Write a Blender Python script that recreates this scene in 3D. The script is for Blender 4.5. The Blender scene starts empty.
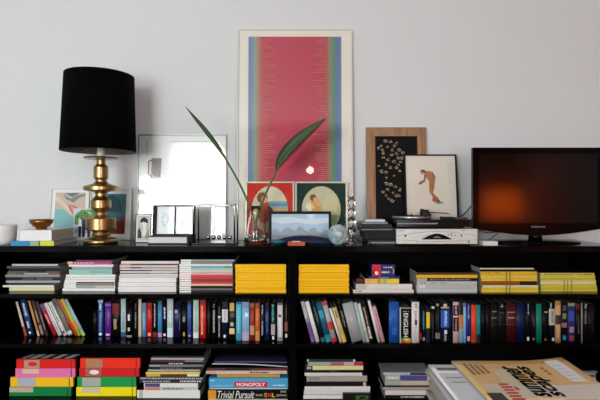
import bpy, math, random
from mathutils import Vector, Matrix
random.seed(7)
S = bpy.context.scene
COL = S.collection
PI = math.pi

# ------------------------------------------------------------------ camera, world, light, exposure
EYE = 1.42
F = 467.0                                     # focal length in pixels of a 600 px wide frame
cam_d = bpy.data.cameras.new('camera'); cam = bpy.data.objects.new('camera', cam_d); COL.objects.link(cam)
cam_d.sensor_width = 36; cam_d.lens = 36 * F / 600; cam_d.clip_start = 0.05
cam.location = (0, 0, EYE); cam.rotation_euler = (PI / 2, 0, 0)
S.camera = cam

w = bpy.data.worlds.new('world'); S.world = w; w.use_nodes = True
w.node_tree.nodes['Background'].inputs[0].default_value = (0.75, 0.87, 1, 1)
w.node_tree.nodes['Background'].inputs[1].default_value = 1.0

S.view_settings.view_transform = 'Standard'
S.view_settings.look = 'None'
S.view_settings.gamma = 1
S.view_settings.use_curve_mapping = False
S.view_settings.exposure = 0.9

ROOM = dict(L=-3.4, R=3.3, Y0=-2.7, Y1=2.68, H=3.0)
def area(name, x0, x1, z0, z1, y, radiance, col):
    d = bpy.data.lights.new(name, 'AREA'); d.shape = 'RECTANGLE'
    d.size = x1 - x0; d.size_y = z1 - z0
    d.energy = radiance * PI * (x1 - x0) * (z1 - z0); d.color = col
    o = bpy.data.objects.new(name, d); COL.objects.link(o)
    o.location = ((x0 + x1) / 2, y, (z0 + z1) / 2); o.rotation_euler = (PI / 2, 0, 0)   # shines towards +Y
    o.rotation_euler = (PI / 2, 0, 0)
    return o
WINS = [(-3.05, -2.32, 0.85, 2.72), (-2.24, -1.10, 0.85, 2.72), (0.98, 1.68, 0.85, 2.72)]  # third window is added to brighten the right side
SKY = [10.0, 10.0, 8.0]
for (a_, b_, c_, d_), sky_ in zip(WINS, SKY):
    area('daylight', a_, b_, c_, d_, ROOM['Y0'] - 0.22, sky_, (0.945, 0.985, 0.97))

# ------------------------------------------------------------------ helpers
def X(px, D): return (px - 300) / F * D
def Z(py, D): return EYE + (200 - py) / F * D
def lin(h):
    h = h.lstrip('#'); v = [int(h[i:i + 2], 16) / 255 for i in (0, 2, 4)]
    return tuple((c / 12.92 if c <= 0.04045 else ((c + 0.055) / 1.055) ** 2.4) for c in v)

MATS = {}
def mat(hexc, rough=0.55, metal=0.0, var=0.08, scale=40.0, coat=0.0, spec=0.5, bump=0.0, bscale=300.0):
    key = (hexc, rough, metal, var, scale, coat, spec, bump, bscale)
    if key in MATS: return MATS[key]
    if spec == 0.5: spec = 0.15 if max(lin(hexc)) < 0.03 else 0.3
    m = bpy.data.materials.new('surface_' + hexc.strip('#')); m.use_nodes = True
    nt = m.node_tree; b = nt.nodes['Principled BSDF']
    c = lin(hexc)
    b.inputs['Roughness'].default_value = rough; b.inputs['Metallic'].default_value = metal
    b.inputs['Specular IOR Level'].default_value = spec
    b.inputs['Coat Weight'].default_value = coat; b.inputs['Coat Roughness'].default_value = 0.05
    tc = nt.nodes.new('ShaderNodeTexCoord')
    n = nt.nodes.new('ShaderNodeTexNoise'); n.inputs['Scale'].default_value = scale; n.inputs['Detail'].default_value = 3
    nt.links.new(tc.outputs['Object'], n.inputs['Vector'])
    mx = nt.nodes.new('ShaderNodeMix'); mx.data_type = 'RGBA'
    mx.inputs[6].default_value = (*[v * (1 - var) for v in c], 1)
    mx.inputs[7].default_value = (*[min(1, v * (1 + var)) for v in c], 1)
    nt.links.new(n.outputs['Fac'], mx.inputs[0]); nt.links.new(mx.outputs[2], b.inputs['Base Color'])
    if bump:
        n2 = nt.nodes.new('ShaderNodeTexNoise'); n2.inputs['Scale'].default_value = bscale
        nt.links.new(tc.outputs['Object'], n2.inputs['Vector'])
        bp = nt.nodes.new('ShaderNodeBump'); bp.inputs['Strength'].default_value = bump; bp.inputs['Distance'].default_value = 0.002
        nt.links.new(n2.outputs['Fac'], bp.inputs['Height']); nt.links.new(bp.outputs[0], b.inputs['Normal'])
    MATS[key] = m
    return m

def paper_edge(hexc='#d9d4c8', vec=(2, 2, 900)):
    key = ('pe', hexc, vec)
    if key in MATS: return MATS[key]
    m = bpy.data.materials.new('page_edges'); m.use_nodes = True; nt = m.node_tree; b = nt.nodes['Principled BSDF']
    b.inputs['Roughness'].default_value = 0.8
    tc = nt.nodes.new('ShaderNodeTexCoord'); mp = nt.nodes.new('ShaderNodeMapping'); mp.inputs['Scale'].default_value = vec
    n = nt.nodes.new('ShaderNodeTexNoise'); n.inputs['Scale'].default_value = 1.0
    nt.links.new(tc.outputs['Object'], mp.inputs[0]); nt.links.new(mp.outputs[0], n.inputs['Vector'])
    mx = nt.nodes.new('ShaderNodeMix'); mx.data_type = 'RGBA'; c = lin(hexc)
    mx.inputs[6].default_value = (*[v * 0.6 for v in c], 1); mx.inputs[7].default_value = (*c, 1)
    nt.links.new(n.outputs['Fac'], mx.inputs[0]); nt.links.new(mx.outputs[2], b.inputs['Base Color'])
    MATS[key] = m; return m
PAGES = paper_edge('#a8a49a'); PAGES_V = paper_edge('#6e6a60', (900, 2, 2))  # standing books' pages darkened to paint shade on their tops

def thin_glass(name='picture_glass', k=2.0, rough=0.0):
    if name in MATS: return MATS[name]
    m = bpy.data.materials.new(name); m.use_nodes = True; nt = m.node_tree
    nt.nodes.clear(); out = nt.nodes.new('ShaderNodeOutputMaterial')
    fr = nt.nodes.new('ShaderNodeFresnel'); fr.inputs[0].default_value = 1.5
    mu = nt.nodes.new('ShaderNodeMath'); mu.operation = 'MULTIPLY'; mu.inputs[1].default_value = k; mu.use_clamp = True
    t = nt.nodes.new('ShaderNodeBsdfTransparent'); g = nt.nodes.new('ShaderNodeBsdfGlossy'); g.inputs['Roughness'].default_value = rough
    t.inputs[0].default_value = (0.97, 0.98, 0.98, 1)
    mx = nt.nodes.new('ShaderNodeMixShader')
    nt.links.new(fr.outputs[0], mu.inputs[0]); nt.links.new(mu.outputs[0], mx.inputs[0])
    nt.links.new(t.outputs[0], mx.inputs[1]); nt.links.new(g.outputs[0], mx.inputs[2]); nt.links.new(mx.outputs[0], out.inputs[0])
    MATS[name] = m; return m
def glass(name, col=(1, 1, 1), ior=1.47, rough=0.0):
    if name in MATS: return MATS[name]
    m = bpy.data.materials.new(name); m.use_nodes = True; b = m.node_tree.nodes['Principled BSDF']
    b.inputs['Base Color'].default_value = (*col, 1); b.inputs['Transmission Weight'].default_value = 1
    b.inputs['IOR'].default_value = ior; b.inputs['Roughness'].default_value = rough
    MATS[name] = m; return m

class MB:
    def __init__(s): s.v = []; s.f = []; s.m = []; s.sm = []; s.mats = []
    def mi(s, m):
        if m not in s.mats: s.mats.append(m)
        return s.mats.index(m)
    def poly(s, pts, m, smooth=False):
        i = len(s.v); s.v += [tuple(p) for p in pts]; s.f.append(tuple(range(i, i + len(pts)))); s.m.append(s.mi(m)); s.sm.append(smooth)
    def box(s, x0, x1, y0, y1, z0, z1, m, mf=None, ms=None):
        """mf: material of front (-Y) face; ms: material of the two X faces and the back"""
        i = len(s.v)
        s.v += [(x0, y0, z0), (x1, y0, z0), (x1, y1, z0), (x0, y1, z0), (x0, y0, z1), (x1, y0, z1), (x1, y1, z1), (x0, y1, z1)]
        fs = [((0, 3, 2, 1), m), ((4, 5, 6, 7), m), ((0, 1, 5, 4), mf or m), ((1, 2, 6, 5), ms or m), ((2, 3, 7, 6), ms or m), ((3, 0, 4, 7), ms or m)]
        for f, mm in fs: s.f.append(tuple(i + k for k in f)); s.m.append(s.mi(mm)); s.sm.append(False)
        return s
    def lathe(s, prof, m, c=(0, 0, 0), seg=40, cap=True, smooth=True):
        i = len(s.v); n = len(prof)
        for r, z in prof:
            for k in range(seg):
                a = 2 * PI * k / seg; s.v.append((c[0] + r * math.cos(a), c[1] + r * math.sin(a), c[2] + z))
        mi = s.mi(m)
        for j in range(n - 1):
            for k in range(seg):
                k2 = (k + 1) % seg
                s.f.append((i + j * seg + k, i + j * seg + k2, i + (j + 1) * seg + k2, i + (j + 1) * seg + k)); s.m.append(mi); s.sm.append(smooth)
        if cap:
            s.f.append(tuple(i + k for k in range(seg))[::-1]); s.m.append(mi); s.sm.append(False)
            s.f.append(tuple(i + (n - 1) * seg + k for k in range(seg))); s.m.append(mi); s.sm.append(False)
        return s
    def sphere(s, c, r, m, seg=24, rings=14, sc=(1, 1, 1)):
        i = len(s.v); mi = s.mi(m)
        for j in range(rings + 1):
            t = PI * j / rings
            for k in range(seg):
                a = 2 * PI * k / seg
                s.v.append((c[0] + r * sc[0] * math.sin(t) * math.cos(a), c[1] + r * sc[1] * math.sin(t) * math.sin(a), c[2] - r * sc[2] * math.cos(t)))
        for j in range(rings):
            for k in range(seg):
                k2 = (k + 1) % seg
                s.f.append((i + j * seg + k, i + j * seg + k2, i + (j + 1) * seg + k2, i + (j + 1) * seg + k)); s.m.append(mi); s.sm.append(True)
        return s
    def tube(s, pts, r, m, seg=10):
        pts = [Vector(p) for p in pts]; rs = r if isinstance(r, (list, tuple)) else [r] * len(pts)
        i = len(s.v); mi = s.mi(m); up = Vector((0, 1, 0)); n = len(pts)
        for j, p in enumerate(pts):
            d = (pts[min(j + 1, n - 1)] - pts[max(j - 1, 0)]).normalized()
            a = d.cross(up)
            if a.length < 1e-3: a = d.cross(Vector((1, 0, 0)))
            a.normalize(); b = d.cross(a)
            for k in range(seg):
                t = 2 * PI * k / seg; s.v.append(tuple(p + rs[j] * (math.cos(t) * a + math.sin(t) * b)))
        for j in range(n - 1):
            for k in range(seg):
                k2 = (k + 1) % seg
                s.f.append((i + j * seg + k, i + j * seg + k2, i + (j + 1) * seg + k2, i + (j + 1) * seg + k)); s.m.append(mi); s.sm.append(True)
        s.f.append(tuple(i + k for k in range(seg))[::-1]); s.m.append(mi); s.sm.append(False)
        s.f.append(tuple(i + (n - 1) * seg + k for k in range(seg))); s.m.append(mi); s.sm.append(False)
        return s
    def build(s, name, parent=None, loc=(0, 0, 0), rot=(0, 0, 0), bevel=0, solid=0):
        me = bpy.data.meshes.new(name); me.from_pydata(s.v, [], s.f)
        for m in s.mats: me.materials.append(m)
        for p, mi, sm in zip(me.polygons, s.m, s.sm): p.material_index = mi; p.use_smooth = sm
        import bmesh
        bm = bmesh.new(); bm.from_mesh(me); bmesh.ops.remove_doubles(bm, verts=bm.verts, dist=1e-6)
        bmesh.ops.recalc_face_normals(bm, faces=bm.faces) if not solid else None
        bm.to_mesh(me); bm.free(); me.update()
        o = bpy.data.objects.new(name, me); COL.objects.link(o); o.location = loc; o.rotation_euler = rot
        if parent: o.parent = parent
        if bevel:
            b = o.modifiers.new('bevel', 'BEVEL'); b.width = bevel; b.segments = 2; b.limit_method = 'ANGLE'
        return o

def tag(o, label, cat, group=None):
    o['label'] = label; o['category'] = cat
    if group: o['group'] = group
    n = len(label.split())
    if n < 4 or n > 16: print('LABEL LENGTH', n, label)
    return o
def thing(name, label, cat, loc=(0, 0, 0), rot=(0, 0, 0), group=None):
    o = bpy.data.objects.new(name, None); COL.objects.link(o); o.location = loc; o.rotation_euler = rot
    o.empty_display_size = 0.05
    return tag(o, label, cat, group)
def struct(o): o['kind'] = 'structure'; return o

def lettering(text, m, box, plane, parent=None, name='lettering', depth=0.0006, shear=0.0, off=0.0, fat=0.0, loc=(0, 0, 0)):
    """box = (u0,u1,v0,v1) in text space; plane maps (u,v,n) to a point"""
    cu = bpy.data.curves.new('t', 'FONT'); cu.body = text; cu.extrude = 0.0; cu.shear = shear; cu.offset = off; cu.resolution_u = 3
    to = bpy.data.objects.new('t', cu); COL.objects.link(to)
    dg = bpy.context.evaluated_depsgraph_get(); me = bpy.data.meshes.new_from_object(to.evaluated_get(dg))
    bpy.data.objects.remove(to)
    xs = [v.co.x for v in me.vertices]; ys = [v.co.y for v in me.vertices]
    x0, x1, y0, y1 = min(xs), max(xs), min(ys), max(ys)
    for v in me.vertices:
        u = box[0] + (v.co.x - x0) / (x1 - x0) * (box[1] - box[0]); q = box[2] + (v.co.y - y0) / (y1 - y0) * (box[3] - box[2])
        v.co = (u, q, 0)
    vs = [tuple(v.co) for v in me.vertices]; fs = [tuple(p.vertices) for p in me.polygons]
    shifts = [(0, 0)] if not fat else [(a * fat, b_ * fat * .7) for a, b_ in ((-.5, -.5), (.5, -.5), (.5, .5), (-.5, .5), (0, 0))]
    av, af = [], []
    for k, (du, dv) in enumerate(shifts):
        n0 = len(av); av += [tuple(plane(x + du, y + dv, depth + .00003 * k)) for x, y, _ in vs]; af += [tuple(i + n0 for i in f) for f in fs]
    me = bpy.data.meshes.new(name); me.from_pydata(av, [], af)
    me.materials.clear(); me.materials.append(m)
    me.name = name
    o = bpy.data.objects.new(name, me); COL.objects.link(o); o.location = loc
    if parent: o.parent = parent
    return o
FRONT = lambda u, v, n: Vector((u, -n, v))
ORD = ['topmost', 'second from top', 'third from top', 'fourth from top', 'fifth from top', 'sixth from top', 'seventh from top', 'eighth from top',
       'ninth from top', 'tenth from top', 'eleventh from top', 'twelfth from top', 'thirteenth from top', 'fourteenth from top', 'fifteenth from top',
       'sixteenth from top', 'seventeenth from top', 'eighteenth from top', 'nineteenth from top', 'lowest']

# ------------------------------------------------------------------ the room
def wall_mat(hexc, name):
    return mat(hexc, rough=0.75, var=0.025, scale=1.5, bump=0.08, bscale=120)
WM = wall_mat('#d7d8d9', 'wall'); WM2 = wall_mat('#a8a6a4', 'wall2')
L, R, Y0, Y1, H = ROOM['L'], ROOM['R'], ROOM['Y0'], ROOM['Y1'], ROOM['H']
T = 0.15
struct(MB().box(L - T, R + T, Y1, Y1 + T, 0, H, WM).build('wall_back'))
struct(MB().box(L - T, L, Y0, Y1, 0, H, WM).build('wall_left'))
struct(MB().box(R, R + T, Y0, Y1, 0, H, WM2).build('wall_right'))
m = MB(); zb, zt = WINS[0][2], WINS[0][3]
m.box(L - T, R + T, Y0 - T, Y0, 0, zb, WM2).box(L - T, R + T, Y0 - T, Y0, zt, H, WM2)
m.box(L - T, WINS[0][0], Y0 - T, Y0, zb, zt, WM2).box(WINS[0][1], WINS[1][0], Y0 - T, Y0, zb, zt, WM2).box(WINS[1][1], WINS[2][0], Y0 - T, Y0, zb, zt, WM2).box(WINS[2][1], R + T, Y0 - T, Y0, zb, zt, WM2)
struct(m.build('wall_front'))
struct(MB().box(L - T, R + T, Y0 - T, Y1 + T, H, H + T, mat('#e4e4e4', 0.8, var=0.02, scale=2)).build('ceiling'))
fm = bpy.data.materials.new('floor_boards'); fm.use_nodes = True; nt = fm.node_tree; b = nt.nodes['Principled BSDF']
tc = nt.nodes.new('ShaderNodeTexCoord'); br = nt.nodes.new('ShaderNodeTexBrick'); br.inputs['Scale'].default_value = 1.0
br.inputs['Color1'].default_value = (0.05, 0.035, 0.025, 1); br.inputs['Color2'].default_value = (0.07, 0.045, 0.03, 1); br.inputs['Mortar'].default_value = (0.05, 0.03, 0.02, 1)
br.inputs['Brick Width'].default_value = 1.4; br.inputs['Row Height'].default_value = 0.12; br.inputs['Mortar Size'].default_value = 0.003
nt.links.new(tc.outputs['Object'], br.inputs['Vector']); nt.links.new(br.outputs['Color'], b.inputs['Base Color']); b.inputs['Roughness'].default_value = 0.4
struct(MB().box(L - T, R + T, Y0 - T, Y1 + T, -0.1, 0, fm).build('floor'))
white_trim = mat('#e8e8e6', 0.4, var=0.02)
for i, (a, b_, c, d) in enumerate(WINS):
    m = MB(); f = 0.05; y0, y1 = Y0 - 0.11, Y0 - 0.04
    m.box(a, a + f, y0, y1, c, d, white_trim).box(b_ - f, b_, y0, y1, c, d, white_trim).box(a + f, b_ - f, y0, y1, c, c + f, white_trim).box(a + f, b_ - f, y0, y1, d - f, d, white_trim)
    if i == 1: m.box((a + b_) / 2 - 0.02, (a + b_) / 2 + 0.02, y0 + .01, y1 - .01, c + f, d - f, white_trim)
    struct(m.build('window_%d' % (i + 1)))  # window_3 frames the opening added for light on the right
struct(MB().box(L, R, Y1 - 0.012, Y1, 0, 0.09, white_trim).build('baseboard_back'))
o = MB().box(-3.0, -2.37, Y0 - 0.035, Y0 - 0.03, 2.1, 2.7, mat('#b9aa9a', 0.9)).build('added_blind')  # unseen blind, added to cut the glare in the poster's upper left
tag(o, 'beige blind added over the left window to dim its reflection', 'blind')

# ------------------------------------------------------------------ bookcase
BK = mat('#050505', rough=0.14, var=0.2, scale=8, spec=0.1)
BKI = mat('#040404', rough=0.6, var=0.2, scale=8, spec=0.05)
FD = 2.28; ZT = 1.195; Z1 = 0.961; Z2 = 0.717; Z3 = 0.434
XL, XR, XM0, XM1 = -1.56, 1.56, X(288.6, FD), X(296.6, FD)
BD = 0.39
bc = thing('bookcase', 'long low glossy black bookcase filled with books and magazines against the wall', 'bookcase', ((XL + XR) / 2, FD, 0))
ox = (XL + XR) / 2
def bpart(name, x0, x1, y0, y1, z0, z1, mm=BK): return MB().box(x0 - ox, x1 - ox, y0, y1, z0, z1, mm).build(name, bc, bevel=0.0012)
bpart('top_board', XL, XR, 0, BD, ZT - 0.03, ZT)
bpart('side_panel', XL, XL + 0.04, 0, BD, 0, ZT - 0.03); bpart('side_panel', XR - 0.04, XR, 0, BD, 0, ZT - 0.03)
bpart('divider', XM0, XM1, 0.001, BD, 0.06, ZT - 0.03)
for zz in (Z1, Z2, Z3, 0.08):
    bpart('shelf_board', XL + 0.04, XM0, 0.001, BD - 0.01, zz - 0.022, zz)
    bpart('shelf_board', XM1, XR - 0.04, 0.001, BD - 0.01, zz - 0.022, zz)
bpart('back_panel', XL + 0.04, XR - 0.04, BD - 0.009, BD - 0.001, 0.08, ZT - 0.03, BKI)
bpart('plinth', XL + 0.04, XR - 0.04, 0.02, 0.04, 0, 0.058)
Z1 += .0005; Z2 += .0005; Z3 += .0005; ZT += .0004        # what stands on a board rests just on it

# ------------------------------------------------------------------ magazines and books lying flat
def marks(m, x0, x1, z0, z1, y, mm, n=None, rnd=random):
    """blurred unreadable print: short bars"""
    x = x0
    while x < x1 - 0.002:
        wd = rnd.uniform(0.004, 0.012)
        m.poly([(x, y, z0), (min(x + wd, x1), y, z0), (min(x + wd, x1), y, z1), (x, y, z1)], mm); x += wd + rnd.uniform(0.002, 0.006)

def lay_stack(spec, D, zfloor, where, group, depth=0.21, topc=None, kind='magazine', jit=0.003, rz=0.006, lean=0.0):
    """spec: top to bottom (y0,y1,x0,x1,colour,description,bands) ; bands: (x0,x1,colour) or ('t',x0,x1,colour)"""
    ytop = spec[0][0]; ybot = spec[-1][1]
    ztop = Z(ytop, D)
    k = (ztop - zfloor) / (ybot - ytop)          # metres per pixel, so that the stack stands on its board
    n = len(spec)
    for i, sp in enumerate(spec):
        y0, y1, x0, x1, c, desc = sp[:6]; bands = sp[6] if len(sp) > 6 else []
        nm = sp[7] if len(sp) > 7 else kind
        z0 = zfloor + (ybot - y1) * k; z1 = zfloor + (ybot - y0) * k; h = z1 - z0 - 0.0003
        xa, xb = X(x0, D), X(x1, D); cx = (xa + xb) / 2; hw = (xb - xa) / 2
        cover = mat(c, 0.4, var=0.06)
        top = mat('#15130f' if i % 2 else '#100f12', 0.45, var=0.3)      # covers darkened to paint in the shade between shelves
        m = MB()
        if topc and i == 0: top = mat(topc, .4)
        r = min(0.0015, h * 0.25)
        # spine with softly chamfered long edges, covers and page block
        pr = [(-r, r), (-0.0, 0)]
        m.poly([(-hw, 0, r), (hw, 0, r), (hw, 0, h - r), (-hw, 0, h - r)], cover)
        m.poly([(-hw, 0, r), (-hw, r, 0), (hw, r, 0), (hw, 0, r)], cover)
        m.poly([(-hw, 0, h - r), (hw, 0, h - r), (hw, r, h), (-hw, r, h)], cover)
        dp = depth + random.uniform(-0.005, 0.005)
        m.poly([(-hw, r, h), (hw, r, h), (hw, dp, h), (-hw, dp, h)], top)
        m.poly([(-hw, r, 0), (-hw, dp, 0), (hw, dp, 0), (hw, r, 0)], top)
        m.poly([(-hw, dp, 0), (-hw, dp, h), (hw, dp, h), (hw, dp, 0)], PAGES)
        m.poly([(hw, 0, r), (hw, r, 0), (hw, dp, 0), (hw, dp, h), (hw, r, h), (hw, 0, h - r)], PAGES)
        m.poly([(-hw, 0, r), (-hw, 0, h - r), (-hw, r, h), (-hw, dp, h), (-hw, dp, 0), (-hw, r, 0)], PAGES)
        for bd in bands:
            if bd[0] == 't':
                marks(m, X(bd[1], D) - cx, X(bd[2], D) - cx, h * 0.28, h * 0.72, -0.0004, mat(bd[3], 0.5))
            else:
                a, b2 = X(bd[0], D) - cx, X(bd[1], D) - cx
                a = max(a, -hw); b2 = min(b2, hw)
                m.poly([(a, -0.0003, r * .7), (b2, -0.0003, r * .7), (b2, -0.0003, h - r * .7), (a, -0.0003, h - r * .7)], mat(bd[2], 0.4))
        o = m.build(nm, None, (cx + random.uniform(-jit, jit) * .3, D + random.uniform(-jit, jit) + lean * (z1 - zfloor), z0), (0, 0, random.uniform(-rz, rz)))
        pos = ORD[i] if i < n - 1 else 'lowest'
        if 'unique:' in desc: tag(o, desc.replace('unique:', ''), nm.split('_')[-1], group)
        else: tag(o, '%s, %s in %s' % (desc, pos, where), nm.split('_')[-1], group)

W_, G_ = '#e8e6e2', '#9a9a98'
lay_stack([
 (264, 266, 12, 58, '#c4c4c0', 'light grey magazine'),
 (266, 268.4, 7, 61, '#4c4c4c', 'dark grey magazine'),
 (268.4, 270.8, 9, 61, '#1c1c1e', 'black magazine'),
 (270.8, 272.6, 8, 60, '#545250', 'charcoal magazine', [(28, 46, '#222222')]),
 (272.6, 274.6, 7, 59, '#7a6a66', 'green and pink spined magazine', [(16, 24, '#41604a'), (24, 48, '#a7a29c'), (48, 58, '#8f4a50')]),
 (274.6, 277.2, 5, 60, '#8c8c8a', 'grey magazine'),
 (277.2, 280.4, 6, 60, '#24262c', 'dark blue-black magazine', [(22, 34, '#39445a'), ('t', 36, 52, '#777777')]),
 (280.4, 282.6, 6, 60, '#a6a6a2', 'pale grey magazine'),
 (282.6, 284.9, 8, 58, '#3a3a3a', 'thin charcoal magazine'),
 (284.9, 287, 3, 54, '#e4e2da', 'white magazine sticking out left'),
 (287, 290.8, 9, 54, '#d9d6a6', 'cream yellow magazine')],
 2.352, Z1, 'the dark stack at far left', 'magazines in the dark stack at the far left of the upper shelf')
bw = [(77, 114.5, '#2a2620')]
lay_stack([
 (260, 261.3, 76, 113, '#5f4668', 'thin purple grey magazine'),
 (261.3, 264.4, 68, 112, '#b03a78', 'magenta spined magazine', [(68, 73, '#d8b88c'), ('t', 75, 94, '#e2a7c4')]),
 (264.4, 266.8, 69, 113.5, '#e6e0dc', 'white magazine under the magenta one'),
 (266.8, 269.2, 72, 112, '#9aa0a8', 'blue grey magazine'),
 (269.2, 274.4, 69, 112, '#8fc0b4', 'thick mint green book', [('t', 90, 110, '#6fa59a')]),
 (274.4, 277, 66, 115.5, W_, 'white journal'), (277, 279.4, 65.5, 115, '#e2e0e0', 'white journal'), (279.4, 281.6, 65, 115, W_, 'white journal'),
 (281.6, 283.4, 64.5, 115, W_, 'white journal with a black spine band', [(76.5, 114.5, '#25221e')]),
 (283.4, 285.4, 64, 115, W_, 'white journal with an ochre spine band', [(76, 114.5, '#8a6a38')]),
 (285.4, 288, 63.5, 115, W_, 'blue-grey banded white journal', [(75.5, 95, '#8ea3ae'), (95, 114, '#b9b6b8')]),
 (288, 291, 62.5, 115, W_, 'white journal')],
 2.345, Z1, 'the stack topped by magenta', 'journals in the stack with a magenta magazine on top')
lay_stack([
 (261, 263.8, 121, 178.5, '#d4d0cc', 'pale grey journal'),
 (263.8, 265.2, 120.5, 178, '#c68a78', 'journal with a salmon and black spine', [(131, 178, '#26221f')]),
 (265.2, 266.8, 120, 178, '#d8d4d0', 'white journal'),
 (266.8, 268.6, 120, 178, '#c88c7c', 'salmon and grey journal', [(130, 141, '#55504c'), (145, 170, '#a09a96')]),
 (268.6, 270, 119.5, 178, '#dedad8', 'white journal'),
 (270, 271.2, 120, 178, '#4a4248', 'dark purple journal', [(152, 178, '#b8b2ae')]),
 (271.2, 272.7, 120, 177.5, '#e2deda', 'white journal'),
 (272.7, 273.7, 120, 177, '#6a6664', 'grey journal', [(150, 172, '#b6b4b2')]),
 (273.7, 275.6, 120, 178, '#dad8d2', 'off-white journal'), (275.6, 277.6, 119.5, 178, '#cfcdc6', 'greyish white journal'),
 (277.6, 279.9, 119, 176, '#eae8e6', 'white journal'), (279.9, 282.3, 118.5, 176, '#e9e8e8', 'white journal'), (282.3, 284.6, 118.5, 176, '#eae9e8', 'white journal'),
 (284.6, 286.8, 118.5, 176, '#e6e6e6', 'white journal'), (286.8, 289.2, 118, 176, '#ebe8e8', 'white journal'), (289.2, 292, 118, 176, '#e8e6e4', 'white journal')],
 2.325, Z1, 'the mostly white stack', 'journals in the mostly white stack')
DW = (179, 191, '#e9e7e4')
dl = [('#7e94a6', 'steel blue'), ('#8a7c66', 'brown'), ('#dcdcd8', 'white'), ('#6fa6c4', 'sky blue'), ('#b8c4b4', 'pale sage'), ('#d2ccc0', 'cream'),
      ('#d8a8a4', 'pale pink'), ('#c8434a', 'bright red'), ('#c4343e', 'crimson'), ('#8c2430', 'dark red'), ('#c43a38', 'scarlet'), ('#e0b88c', 'apricot'),
      ('#141214', 'black'), ('#6f6266', 'mauve grey'), ('#262224', 'charcoal')]
sp = []
for i, (c, dsc) in enumerate(dl):
    y0 = 259.4 + i * 2.24
    sp.append((y0, y0 + 2.24, 179.5 + (1.5 if i < 2 else 0), 232.5 + (2 if i == 0 else 0), c, 'white journal with a %s spine' % dsc, [DW] + ([(224, 231, '#4ea06c')] if i == 3 else [])))
lay_stack(sp, 2.312, Z1, 'the multicoloured stack', 'journals in the multicoloured striped stack')
def yellow(x0, x1, n, ytop, ybot, D, where, group):
    cols = ['#ffc000', '#fcbc00', '#ffc60a', '#f8b400', '#ffc206']
    st = (ybot - ytop) / n
    sp = [(ytop + i * st, ytop + (i + 1) * st, x0 + random.uniform(0, .6), x1 - random.uniform(0, .8), random.choice(cols), 'yellow magazine') for i in range(n)]
    lay_stack(sp, D, Z1, where, group, depth=0.175, jit=0.0015, rz=0.003)
yellow(235, 286.3, 18, 264.2, 293.2, 2.305, 'the yellow stack left of the divider', 'yellow magazines left of the divider')
yellow(298.6, 349.3, 18, 264.4, 293.5, 2.305, 'the yellow stack right of the divider', 'yellow magazines right of the divider')
gw = 'the pile of boxes right of the yellow stacks'
lay_stack([
 (278.6, 284.2, 365, 399, '#e2c23c', 'unique:yellow game box lying under the small red and blue box', [(366, 372, '#e0a06a'), (377, 381, '#c98a60'), (383, 386, '#7fae7a')], 'box'),
 (284.2, 290.2, 356, 412, '#d6d2cc', 'unique:thick off-white book lying under the yellow game box', [(357, 366, '#c4b6b0')], 'book'),
 (290.2, 293.8, 353.4, 414, '#e0d4ce', 'unique:thin pinkish white book, lowest below the yellow game box', [('t', 355, 363, '#8a8078')], 'book')],
 2.302, Z1, gw, 'boxes and books right of the yellow stacks')
gx, gz = X(383, 2.302), Z1 + (293.8 - 278.6) * 0.00493
def mini(name, label, x0, x1, y0, y1, D, z, h, c, bands=[], cat='box', d=0.1, grp=None):
    xa, xb = X(x0, D), X(x1, D); t = thing(name, label, cat, ((xa + xb) / 2, D, z), group=grp); hw = (xb - xa) / 2
    m = MB().box(-hw, hw, 0, d, 0, h, mat(c, 0.35))
    for (a, b2, v0, v1, cc) in bands: m.poly([(a * hw, -.0004, v0 * h), (b2 * hw, -.0004, v0 * h), (b2 * hw, -.0004, v1 * h), (a * hw, -.0004, v1 * h)], mat(cc, 0.4))
    m.build('body', t, bevel=0.0008); return t
zy = Z1 + (Z(278.6, 2.302) - Z1)
mini('game_box', 'flat dark blue game box lying between the yellow and red-blue boxes', 369, 400, 0, 0, 2.31, zy, 0.009, '#1d2a6c', [(-.4, .3, .3, .7, '#7d90c8')], grp='boxes and books right of the yellow stacks')
t = mini('game_box', 'small red and dark blue game box on top of the pile', 372, 395, 0, 0, 2.315, zy + 0.0094, 0.058, '#16225c', [(-1, -.25, 0, 1, '#c81a2c'), (-.9, -.8, .1, .5, '#e8c8c8')], grp='boxes and books right of the yellow stacks')
mm = MB(); hh = .058
for v0, v1, a, b2 in ((.28, .42, -.15, .5), (.72, .8, 0, .8)): marks(mm, a * .057, b2 * .057, v0 * hh, v1 * hh, -.0009, mat('#dfe3ee'))
mm.poly([(-.035 + .009 * math.cos(q * PI / 8), -.001, .016 + .009 * math.sin(q * PI / 8)) for q in range(16)], mat('#f2dede'))
pp = [(.042 + .008 * math.cos(q), .026 + .014 * math.sin(q)) for q in [(-1.2 + k * .3) for k in range(9)]]
for a, b2 in zip(pp, pp[1:]): mm.poly([(a[0] - .0022, -.0012, a[1]), (a[0] + .0022, -.0012, a[1]), (b2[0] + .0022, -.0012, b2[1]), (b2[0] - .0022, -.0012, b2[1])], mat('#d8a040'))
mm.build('printed_panel', t)
mini('toy_block', 'small dark red box left of the yellow game box', 356.5, 363.5, 0, 0, 2.315, Z1 + (293.8 - 284.2) * .00493, .02, '#5a1c24', d=.05)

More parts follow.
